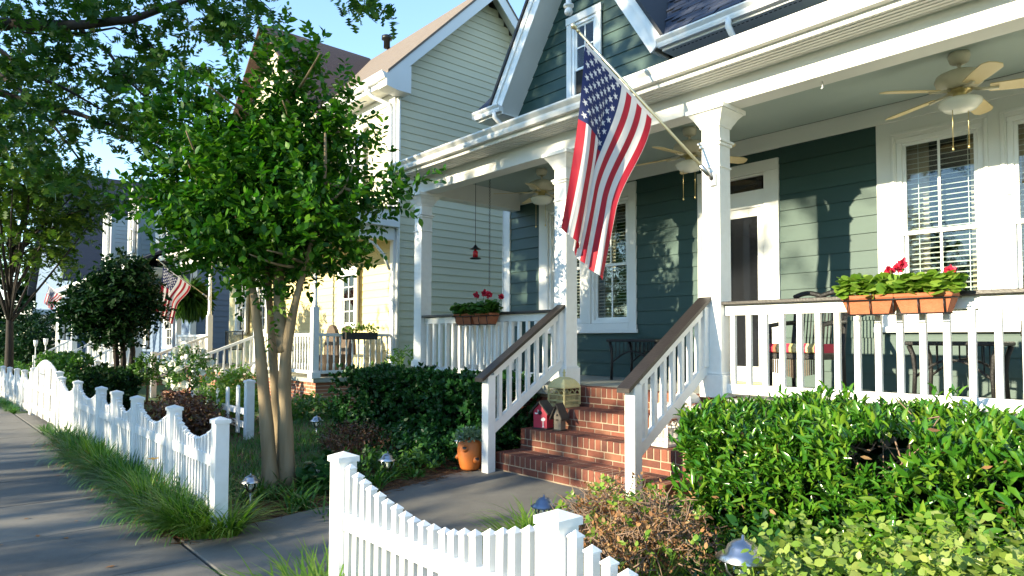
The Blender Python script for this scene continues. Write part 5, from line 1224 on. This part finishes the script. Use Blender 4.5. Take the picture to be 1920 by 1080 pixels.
C = np.concatenate(C); P, L, N, S = sprays(C, sphere_dirs(len(C)), 7, .35, .19); leafmesh('foliage', P, L, N, S, 'diamond', 'leaf_far', T, None, .75)['kind'] = 'stuff'
n = 2600; C = np.stack([-70+110*rng.random(n), -26+3*rng.random(n), np.zeros(n)], 1); C[:, 2] = rng.random(n)*(4.6+.9*np.sin(C[:, 0]*.5)+.5*np.sin(C[:, 0]*1.7))
P, L, N, S = sprays(C, sphere_dirs(n), 6, .7, .5); tag(leafmesh('reflection_treeline', P, L, N, S, 'diamond', 'leaf_far', None, (-15, -25, 0), .75), 'low unseen row of trees added across the street for window reflections', 'reflection_treeline', kind='stuff')  # added out of view so the window glass mirrors foliage instead of bright sky
# trees seen at the left
k = lambda px, py, D: tuple(atD(px, py, D))
def px_els(lst):
    o = []
    for px, py, rx, rz, D in lst: o.append((k(px, py, D), (rx/F_PX*D, rx/F_PX*D*.9, rz/F_PX*D)))
    return o
p = atD(14, 640, 24)
tree('roadside_tree', 'sunlit green roadside tree filling the upper left', p[0], p[1], 5.5, px_els([(20, 170, 75, 70, 22), (10, 300, 110, 80, 22), (110, 370, 95, 45, 24), (50, 430, 110, 75, 24), (190, 360, 60, 30, 24), (-70, 200, 90, 160, 22)]), 1150, .20, 'leaf_far', .16, per=8, tlen=.6, lean=(.3, .1))
p = atY(228, 716, 3.3)
T = thing('holly_tree', 'small dark leafy tree with thin trunks in front of the blue house', 'tree', (p[0], 3.3, gz(p[0], 3.3))); DD = float((p-EYE)@FW); b = MB()
for px0, px1, px2 in ((222, 214, 200), (232, 228, 230), (243, 246, 262)):
    b.tube([atD(px0, 722, DD), atD(px1+3, 660, DD), atD(px1, 620, DD), atD(px2, 560, DD)], [.07, .055, .05, .02], 8)
b.build('trunk', 'bark_dark', T)
C, d = in_ellipsoids(1300, px_els([(220, 560, 62, 42, DD), (170, 585, 42, 26, DD), (268, 580, 24, 26, DD), (232, 512, 38, 22, DD), (215, 615, 50, 18, DD), (255, 530, 26, 18, DD), (150, 560, 22, 14, DD)]), .2); C = C+rng.normal(size=C.shape)*.10; P, L, N, S = sprays(C, d, 9, .3, .115); leafmesh('crown', P, L, N, S, 'oval', 'leaf_dark', T, None, .6)['kind'] = 'stuff'

n = 2200; C = np.stack([-78-10*rng.random(n), -14+44*rng.random(n), np.zeros(n)], 1); C[:, 2] = -1+rng.random(n)*(10+2*np.sin(C[:, 1]*.7)); P, L, N, S = sprays(C, sphere_dirs(n), 6, 1.1, .8); tag(leafmesh('distant_trees', P, L, N, S, 'diamond', 'leaf_dark', None, (-80, 5, 0), .75), 'dark mass of trees closing the far end of the street', 'trees', kind='stuff')
# ------------------------------------------------------------------ shrubs and hedges
def box_skin(n, x0, x1, y0, y1, z0, z1, wob=.06, faces=('top', 'front', 'left', 'right')):
    """points on the skin of a clipped hedge block and outward directions"""
    A = {'top': (x1-x0)*(y1-y0), 'front': (x1-x0)*(z1-z0), 'left': (y1-y0)*(z1-z0), 'right': (y1-y0)*(z1-z0)}
    a = np.array([A[f] for f in faces]); kf = rng.choice(len(faces), n, p=a/a.sum()); u, v = rng.random(n), rng.random(n)
    P = np.zeros((n, 3)); D = np.zeros((n, 3))
    for i, f in enumerate(faces):
        m_ = kf == i
        if f == 'top': P[m_] = np.stack([x0+(x1-x0)*u, y0+(y1-y0)*v, np.full(n, z1)], 1)[m_]; D[m_] = (0, 0, 1)
        if f == 'front': P[m_] = np.stack([x0+(x1-x0)*u, np.full(n, y0), z0+(z1-z0)*v], 1)[m_]; D[m_] = (0, -1, .25)
        if f == 'left': P[m_] = np.stack([np.full(n, x0), y0+(y1-y0)*u, z0+(z1-z0)*v], 1)[m_]; D[m_] = (-1, 0, .25)
        if f == 'right': P[m_] = np.stack([np.full(n, x1), y0+(y1-y0)*u, z0+(z1-z0)*v], 1)[m_]; D[m_] = (1, 0, .25)
    bump = np.sin(P[:, 0]*5.1+P[:, 2]*3)*np.sin(P[:, 1]*4.7+P[:, 0]*2.2)
    P += D*(bump*wob)[:, None]+rng.normal(size=P.shape)*wob*.5-D*(rng.random(n)**1.5*.12)[:, None]
    return P, D
def whorls(C, OUT, per, lsize, var=.4, tilt=.75):
    """rosettes of leaves at the shoot tips"""
    n = len(C); D = unit(OUT+rng.normal(size=(n, 3))*.45); a = unit(np.cross(D, sphere_dirs(n))); b = np.cross(D, a); P = []; L = []; N = []; S = []
    for k in range(per):
        w = 2*math.pi*k/per+rng.random(n)*.7; rad = a*np.cos(w)[:, None]+b*np.sin(w)[:, None]; tl = tilt*(.6+.7*rng.random(n))[:, None]
        P.append(C-D*.03*rng.random((n, 1))); L.append(D+rad*tl); N.append(D-rad*.6); S.append(lsize*(1-var/2+var*rng.random(n)))
    return np.concatenate(P), np.concatenate(L), np.concatenate(N), np.concatenate(S)
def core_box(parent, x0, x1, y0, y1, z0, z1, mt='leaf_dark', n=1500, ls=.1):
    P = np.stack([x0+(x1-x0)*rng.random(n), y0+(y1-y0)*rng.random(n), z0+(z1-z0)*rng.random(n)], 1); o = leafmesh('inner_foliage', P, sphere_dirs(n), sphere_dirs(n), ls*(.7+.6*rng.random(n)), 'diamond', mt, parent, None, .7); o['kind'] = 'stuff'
# cherry laurel hedge right of the steps
LH = thing('laurel_hedge', 'glossy bright green laurel hedge in front of the right porch railing', 'hedge', (-1.4, 4.2, 0))
x0, x1 = -2.50, 1.2
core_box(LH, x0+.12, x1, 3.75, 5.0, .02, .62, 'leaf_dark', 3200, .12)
Pp, Dd = box_skin(4600, x0, x1, 3.62, 5.06, .06, .80, .07, ('top', 'front', 'left'))
# leave a ragged gap where bare twigs show
pxl, pyl = proj(Pp); gap = (np.abs(pxl-1660)/75)**2+(np.abs(pyl-848)/34)**2 < 1
Pp, Dd = Pp[~gap], Dd[~gap]
P, L, N, S = whorls(Pp, Dd+np.array([0, -.15, .75]), 6, .082, var=.7, tilt=.6); P = P-unit(L)*0+rng.normal(size=P.shape)*.022
dist = np.linalg.norm(P-EYE, axis=1); vis = (L@np.array([.45, -.5, .7]) > 0) & (P[:, 0] < -.5); order = np.argsort(np.where(vis, dist, 99))[:300]
rest = np.ones(len(P), bool); rest[order] = False
leafmesh('foliage', P[rest], L[rest], N[rest], S[rest], 'lance', 'leaf_laurel', LH, None, .28, .4)['kind'] = 'stuff'
uv = [(0, 0, 0), (.35, .155, .035), (.7, .11, .0), (1, 0, -.17), (.7, -.11, .0), (.35, -.155, .035), (.5, 0, -.05)]
lm = MB(); lm.add([(w, a, l) for a, w, l in uv], [(0, 6, 1), (1, 6, 2), (2, 6, 3), (3, 6, 4), (4, 6, 5), (5, 6, 0)], 0, True)
MATS['leaf_laurel_one'] = leafmat('leaf_laurel_one', [(.016, .075, .008), (.038, .14, .012), (.08, .20, .016), (.20, .28, .03)], .2, .25, spec=.6)
for nd in MATS['leaf_laurel_one'].node_tree.nodes:
    if nd.type == 'NEW_GEOMETRY':
        oi = MATS['leaf_laurel_one'].node_tree.nodes.new('ShaderNodeObjectInfo'); lk = nd.outputs['Random Per Island'].links[0]; MATS['leaf_laurel_one'].node_tree.links.new(oi.outputs['Random'], lk.to_socket)
lme = lm.mesh('leaf', 'leaf_laurel_one')
for i in order:
    d = Vector(unit(L[i])); n_ = Vector(N[i]); s = d.cross(n_).normalized(); n_ = s.cross(d)
    o = piece('leaf', lme, P[i], LH); R3 = Matrix((s, d, n_)).transposed(); o.rotation_euler = R3.to_euler(); o.scale = (S[i],)*3
tw = MB()
for q in range(14):
    c = atY(1660+rng.normal()*50, 850+rng.normal()*22, 3.95); tw.tube([c, c+rng.normal(size=3)*.09, c+rng.normal(size=3)*.16], [.005, .004, .002], 5)
tw.build('bare_twigs', 'twig', LH)['kind'] = 'stuff'
n = 18; c = np.array([atY(1300+620*rng.random(), 800+200*rng.random(), 3.6) for _ in range(n)]); leafmesh('dead_leaves', c, sphere_dirs(n), sphere_dirs(n), .045+.02*rng.random(n), 'lance', 'leaf_brown', LH, None, .4)['kind'] = 'stuff'
# dark hedge left of the steps
DH = thing('clipped_hedge', 'dark green clipped hedge in shade in front of the left porch railing', 'hedge', (-7, 4.8, 0))
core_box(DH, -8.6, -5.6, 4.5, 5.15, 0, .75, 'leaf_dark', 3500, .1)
Pp, Dd = box_skin(2100, -8.75, -5.45, 4.36, 5.18, .02, .87, .05, ('top', 'front', 'right'))
P, L, N, S = whorls(Pp, Dd+np.array([0, -.1, .4]), 7, .062); leafmesh('foliage', P, L, N, S, 'oval', 'leaf_hedge', DH, None, .6)['kind'] = 'stuff'
# low shrubs by name
def shrub(name, label, els, n, mt, ls, per=8, tl=.14, shape='oval', cat='shrub', twigs=0, width=.6, extra=None, base=None):
    c0 = np.array(els[0][0]); T = thing(name, label, cat, (c0[0], c0[1], gz(c0[0], c0[1])))
    C, d = in_ellipsoids(n, els, .35); ok = C[:, 2] > np.array([gz(a, b_) for a, b_ in C[:, :2]])-.01; C, d = C[ok], d[ok]
    P, L, N, S = sprays(C, d+np.array([0, 0, .35]), per, tl, ls); leafmesh('foliage', P, L, N, S, shape, mt, T, None, width)['kind'] = 'stuff'
    st = MB()
    for q in range(max(5, twigs)):
        g = np.array([c0[0]+rng.normal()*.05, c0[1]+rng.normal()*.05, gz(c0[0], c0[1])-.03])
        e = els[rng.integers(len(els))]; tip = np.array(e[0])+sphere_dirs(1)[0]*np.array(e[1])*(.7 if twigs < 20 else 1.0); tip[2] = max(tip[2], g[2]+.06)
        mid = (g+tip)/2+rng.normal(size=3)*.04; st.tube([g, mid, tip], [.009, .006, .0025], 5)
    st.build('branches', 'twig', T)['kind'] = 'stuff'
    if extra: extra(T, els)
    return T
def El(x, y, z, rx, ry, rz): return ((x, y, z), (rx, ry, rz))
# dry brown shrub in front of the steps
def dry(T, els):
    st = MB()
    for q in range(900):
        e = els[rng.integers(len(els))]; d = sphere_dirs(1)[0]; d[2] = abs(d[2]); c = np.array(e[0])+d*np.array(e[1])*(.6+.42*rng.random()); w = unit(d+rng.normal(size=3)*.9)*(.05+.06*rng.random()); st.tube([c, c+w*.5+rng.normal(size=3)*.008, c+w], [.0035, .0028, .0012], 4, cap=False)
    st.build('dry_twigs', 'twig', T)['kind'] = 'stuff'
    C, d = in_ellipsoids(150, els, .9); P, L, N, S = sprays(C, d+np.array([0, 0, .5]), 7, .06, .034); leafmesh('green_sprigs', P, L, N, S, 'oval', 'leaf_lime', T, None, .7)['kind'] = 'stuff'
els = [El(-2.50, 3.02, .17, .38, .40, .32), El(-2.14, 2.90, .16, .31, .38, .32), El(-2.72, 3.15, .08, .26, .3, .28)]
shrub('dry_shrub', 'brown twiggy shrub with a few yellow green sprigs in front of the steps', els, 620, 'leaf_brown', .028, 6, .09, 'oval', twigs=60, extra=dry)
# yellow green sprigs on top of it, reaching up to the newel
els = [El(-2.95, 3.62, .06, .25, .22, .16), El(-2.62, 3.5, .10, .22, .22, .16)]
shrub('abelia_shrub', 'yellow green sprigged shrub under the right handrail newel', els, 130, 'leaf_lime', .045, 8, .12)
# variegated ground cover
els = [El(-1.08, 2.55, .22, .36, .35, .33), El(-.72, 2.65, .30, .36, .4, .34), El(-.38, 2.6, .32, .36, .4, .34), El(-1.3, 2.75, .12, .3, .3, .3)]
shrub('variegated_euonymus', 'pale yellow green variegated ground cover at bottom right', els, 1500, 'leaf_variegated', .036, 9, .15, 'oval', cat='plant', width=.75)
els = [El(-1.75, 3.15, .05, .3, .35, .3), El(-1.55, 2.7, .0, .25, .3, .26)]
shrub('shaded_shrub', 'dark blue green low shrub between the brown shrub and the laurel', els, 260, 'leaf_hedge', .05, 8, .13)
# left bed
els = [El(-7.15, 3.85, .08, .55, .32, .24), El(-6.65, 3.75, .06, .42, .3, .22), El(-7.6, 3.9, .05, .3, .3, .2)]
shrub('barberry', 'low reddish barberry shrub in the left bed behind the near fence post', els, 900, 'leaf_barberry', .026, 8, .09, twigs=30)
els = [El(-6.1, 4.1, .02, .45, .3, .26), El(-5.75, 4.2, .0, .3, .25, .22), El(-6.6, 4.15, .05, .3, .3, .25)]
shrub('perennial_clump', 'blue green leafy perennials below the dark hedge beside the walk', els, 360, 'leaf_hedge', .06, 8, .16)
els = [El(-6.05, 3.45, -.04, .35, .3, .18), El(-5.75, 3.75, -.02, .25, .25, .16)]
shrub('perennial_clump', 'lighter green leafy perennials at the left edge of the walk', els, 220, 'leaf_green', .05, 8, .12)
els = [El(-6.0, 2.95, -.05, .25, .2, .14), El(-6.25, 3.05, -.03, .22, .2, .13)]
shrub('hosta_clump', 'broad blue green leaves around the pale stone rabbit', els, 70, 'leaf_hedge', .10, 6, .1, width=.8)
p = atY(335, 755, 2.9); els = [El(p[0], 2.9, .10, .7, .45, .36), El(p[0]+.6, 2.95, .06, .5, .45, .30)]
shrub('purple_shrub', 'dark purplish red shrub behind the long picket fence', els, 800, 'leaf_barberry', .05, 8, .16, twigs=20)
p = atY(437, 722, 3.7); els = [El(p[0], 3.7, .42, .42, .42, .42), El(p[0]-.5, 3.8, .25, .3, .3, .3)]
shrub('sunlit_shrub', 'round sunlit yellow green shrub behind the open picket fence', els, 420, 'leaf_lime', .06, 9, .16)
def standard(px, py, Y, r, label, mt, flowers):
    p = atY(px, py, Y); z0 = gz(p[0], Y); T = thing('standard_shrub', label, 'shrub', (p[0], Y, z0)); MB().tube([(p[0], Y, z0-.03), (p[0]+.02, Y, (z0+p[2])/2), (p[0], Y, p[2])], [.03, .022, .02], 7).build('stem', 'twig', T)
    C, d = in_ellipsoids(230, [(tuple(p), (r, r, r*.9))], .4); P, L, N, S = sprays(C, d, 8, .12, .06); leafmesh('crown', P, L, N, S, 'oval', mt, T, None, .6)['kind'] = 'stuff'
    if flowers:
        n = flowers; d = sphere_dirs(n); leafmesh('blossoms', np.repeat(p+d*r*1.05, 8, 0), sphere_dirs(n*8), sphere_dirs(n*8), .07+.02*rng.random(n*8), 'round', 'flower_white', T, None, 1.)['kind'] = 'stuff'
standard(277, 692, 3.7, .33, 'small round topped standard tree left of the white rose bush', 'leaf_green', 0)
standard(352, 690, 3.7, .40, 'white flowering rose bush between the stair rails of the cream house', 'leaf_green', 26)
def hedgeblk(name, label, px0, px1, ptop, Y, dep, mt, ls, n):
    a = atY(px0, ptop, Y); c = atY(px1, ptop, Y); X0, X1 = min(a[0], c[0]), max(a[0], c[0]); zt = (a[2]+c[2])/2; zb = gz(X0, Y)-.05
    T = thing(name, label, 'hedge', ((X0+X1)/2, Y, zb)); core_box(T, X0, X1, Y+.1, Y+dep, zb, zt-.1, 'leaf_dark', 1400, ls*1.4)
    Pp, Dd = box_skin(n, X0, X1, Y, Y+dep, zb, zt, .08, ('top', 'front', 'right')); P, L, N, S = whorls(Pp, Dd+np.array([0, 0, .4]), 7, ls); leafmesh('foliage', P, L, N, S, 'oval', mt, T, None, .6)['kind'] = 'stuff'
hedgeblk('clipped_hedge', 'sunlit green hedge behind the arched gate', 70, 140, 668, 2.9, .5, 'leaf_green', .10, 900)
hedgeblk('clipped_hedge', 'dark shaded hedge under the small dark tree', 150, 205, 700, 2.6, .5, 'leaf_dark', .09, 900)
hedgeblk('clipped_hedge', 'bright green hedge at the far left edge beyond the gate', -40, 62, 676, 3.0, .6, 'leaf_green', .12, 700)
p = atY(45, 590, 4.2); els = [El(p[0], 4.4, 1.2, 2.2, 1.2, 2.0), El(p[0]+3, 4.4, .6, 1.6, 1, 1.4)]
shrub('evergreen_shrub', 'tall nearly black evergreen shrub at the far left porch', els, 900, 'leaf_dark', .18, 9, .4)
p = atX(765, 672, -9.2); els = [((p[0], p[1], p[2]-.25), (.35, .35, .42)), ((p[0]-.3, p[1]-.2, p[2]-.45), (.3, .3, .3))]
shrub('young_shrub', 'bright green young shrub rising behind the dark hedge corner', els, 150, 'leaf_lime', .07, 8, .2)
p = atX(590, 755, -10.6); els = [((p[0], p[1], p[2]-.16), (.5, .4, .2)), ((p[0]-.7, p[1]+.2, p[2]-.2), (.4, .3, .18))]
shrub('foundation_shrub', 'mid green shrub at the brick foot of the cream porch', els, 260, 'leaf_green', .07, 8, .18)

# ------------------------------------------------------------------ grasses
def grass(name, label, spots, per, ln, wd, mt, cat='grass', stuff=False, arch=(.7, 1.7), lean=None):
    Pb = []; Db = []
    for x, y, s in spots:
        n = int(per*s); a = rng.random(n)*2*math.pi; r = .05*np.sqrt(rng.random(n))*s
        Pb.append(np.stack([x+r*np.cos(a), y+r*np.sin(a), np.full(n, gz(x, y)-.03)], 1)); dd = np.stack([np.cos(a), np.sin(a), np.zeros(n)], 1)
        if lean is not None: dd = dd+np.array(lean)
        Db.append(dd)
    Pb = np.concatenate(Pb); Db = np.concatenate(Db); n = len(Pb)
    V, Fc = blades(Pb, Db, ln*(.6+.6*rng.random(n)), wd*(.7+.6*rng.random(n)), arch[0]+(arch[1]-arch[0])*rng.random(n), 6)
    c = (spots[0][0], spots[0][1], gz(spots[0][0], spots[0][1]))
    o = quadmesh(name, V, Fc, mt, None, c); tag(o, label, cat, kind='stuff' if stuff else None); return o
sp = []
x = -5.55
while x > -11.6:
    s = .75+.5*rng.random(); sp.append((x+rng.normal()*.04, 1.55+rng.normal()*.035, s*(1.15 if x > -10 else .5))); x -= .15
grass('border_grass', 'strip of arching green border grass between the sidewalk and the long fence', sp, 120, .40, .0135, 'blade', stuff=True, lean=(0, -.12, 0), arch=(.4, 2.3))
sp2 = [(x_+rng.normal()*.05, y_+rng.normal()*.05, s_*.5) for x_, y_, s_ in sp if rng.random() < .7]
grass('dead_grass', 'straw coloured dead blades mixed into the border grass', sp2, 26, .34, .010, 'pinestraw', stuff=True, arch=(.6, 2.6))
grass('border_grass', 'lighter young blades standing up through the border grass strip', sp2, 34, .40, .011, 'blade_bright', stuff=True, arch=(.2, 1.8))
sp = [(-5.35+rng.normal()*.12, 1.60+rng.normal()*.08, 1.) for _ in range(7)]+[(-5.75+rng.normal()*.15, 1.54+rng.normal()*.06, 1.) for _ in range(8)]
grass('border_grass', 'sunlit yellow green tuft of border grass at the long fence end post', sp, 50, .40, .012, 'blade_bright', stuff=True, lean=(.2, -.2, 0))
sp = [(-3.10+rng.normal()*.16, 1.50+rng.normal()*.07, 1.) for _ in range(30)]
grass('grass_tuft', 'bright sunlit grass tuft at the foot of the nearest walk-side post', sp, 40, .46, .015, 'blade_bright', stuff=True)
sp = [(-3.15+rng.normal()*.16, 2.95+rng.normal()*.1, 1.) for _ in range(18)]
grass('grass_tuft', 'green grass tuft around the blue grey solar light behind the near fence', sp, 36, .36, .015, 'blade_bright', stuff=True)
sp = [(*atZ(1100+380*rng.random(), 1165+40*rng.random(), -.15)[:2], .8) for _ in range(30)]
grass('grass_tuft', 'long grass blades around the steel solar light at bottom right', sp, 26, .40, .012, 'blade_bright', stuff=True, arch=(.3, 1.5))
sp = [(-6.0+rng.normal()*.45, 2.55+rng.normal()*.22, .8) for _ in range(30)]+[(-5.75+rng.normal()*.2, 3.1+rng.normal()*.3, .7) for _ in range(14)]
grass('lily_leaves', 'scattered green strap leaves in the shaded bed left of the walk', sp, 16, .26, .018, 'blade', stuff=True)
sp = [(-14-9*rng.random(), 1.5+rng.normal()*.05, .6) for _ in range(30)]
grass('verge_grass', 'grass along the sidewalk beyond the gate', [(x_, y_, s_) for x_, y_, s_ in sp if x_ < -17.8 or x_ > -13.2]+[(-12.5-rng.random(), 1.53, .6) for _ in range(8)]+[(-18-4*rng.random(), 1.5, .8) for _ in range(18)], 40, .22, .012, 'blade', stuff=True)
n = 16000; gx = -12.5+4.6*rng.random(n); gx = np.where(rng.random(n) < .55, -11+4.4*rng.random(n), -6.2-3*rng.random(n)); gy = 1.9+3.2*rng.random(n)
Pb = np.stack([gx, gy, np.array([gz(a, b_) for a, b_ in zip(gx, gy)])-.03], 1); a = rng.random(n)*2*math.pi
V, Fc = blades(Pb, np.stack([np.cos(a), np.sin(a), 0*a], 1), .05+.08*rng.random(n), np.full(n, .006), .3+.9*rng.random(n), 3)
tag(quadmesh('lawn_grass', V, Fc, 'blade', None, (-8, 3, 0)), 'short shaded lawn grass between the myrtle and the hedge', 'grass', kind='stuff')
# pine straw litter
n = 9000; xx = np.concatenate([-5.2-6.5*rng.random(n//3), -6.6+1.3*rng.random(n//3), -3.2+3.2*rng.random(n-2*(n//3))]); yy = np.concatenate([1.42+.3*rng.random(n//3), 1.85+2.4*rng.random(n//3), 1.5+2.2*rng.random(n-2*(n//3))])
Pb = np.stack([xx, yy, np.array([gz(a, b_) for a, b_ in zip(xx, yy)])-.01+.02*rng.random(n)], 1); d = rng.normal(size=(n, 3)); d[:, 2] *= .12
leafmesh('pine_straw', Pb, d, np.tile([0., 0, 1], (n, 1)), .07+.07*rng.random(n), 'diamond', 'pinestraw', None, (-5, 2.5, 0), .05); tag(bpy.data.objects['pine_straw'], 'reddish brown pine straw mulch scattered over the beds', 'mulch', kind='stuff')
# orange lily and yellow blooms
for px, py, Y, mt, lb in ((288, 862, 1.56, 'flower_orange', 'orange lily bloom rising from the border grass'),):
    p = atY(px, py, Y); T = thing('lily', lb, 'flower', (p[0], Y, gz(p[0], Y))); MB().tube([(p[0], Y, gz(p[0], Y)-.03), (p[0]+.01, Y, p[2])], .004, 5).build('stem', 'blade', T)
    n = 6; a = np.arange(n)/n*2*math.pi; leafmesh('petals', np.tile(p, (n, 1)), np.stack([np.cos(a), np.sin(a), np.full(n, .35)], 1), np.tile([0., 0, 1], (n, 1)), np.full(n, .06), 'oval', mt, T, None, .6)
# fallen leaves on the pavement
n = 40; xx = -4.5-7*rng.random(n); yy = -.3+1.7*rng.random(n); P = np.stack([xx, yy, np.array([street(a) for a in xx])+.006], 1); d = rng.normal(size=(n, 3)); d[:, 2] = .05
tag(leafmesh('fallen_leaves', P, d, np.tile([0., 0, 1], (n, 1)), .03+.03*rng.random(n), 'oval', 'leaf_brown', None, (-8, .5, -.2), .6), 'few small brown leaves fallen on the sidewalk', 'leaves', kind='stuff')
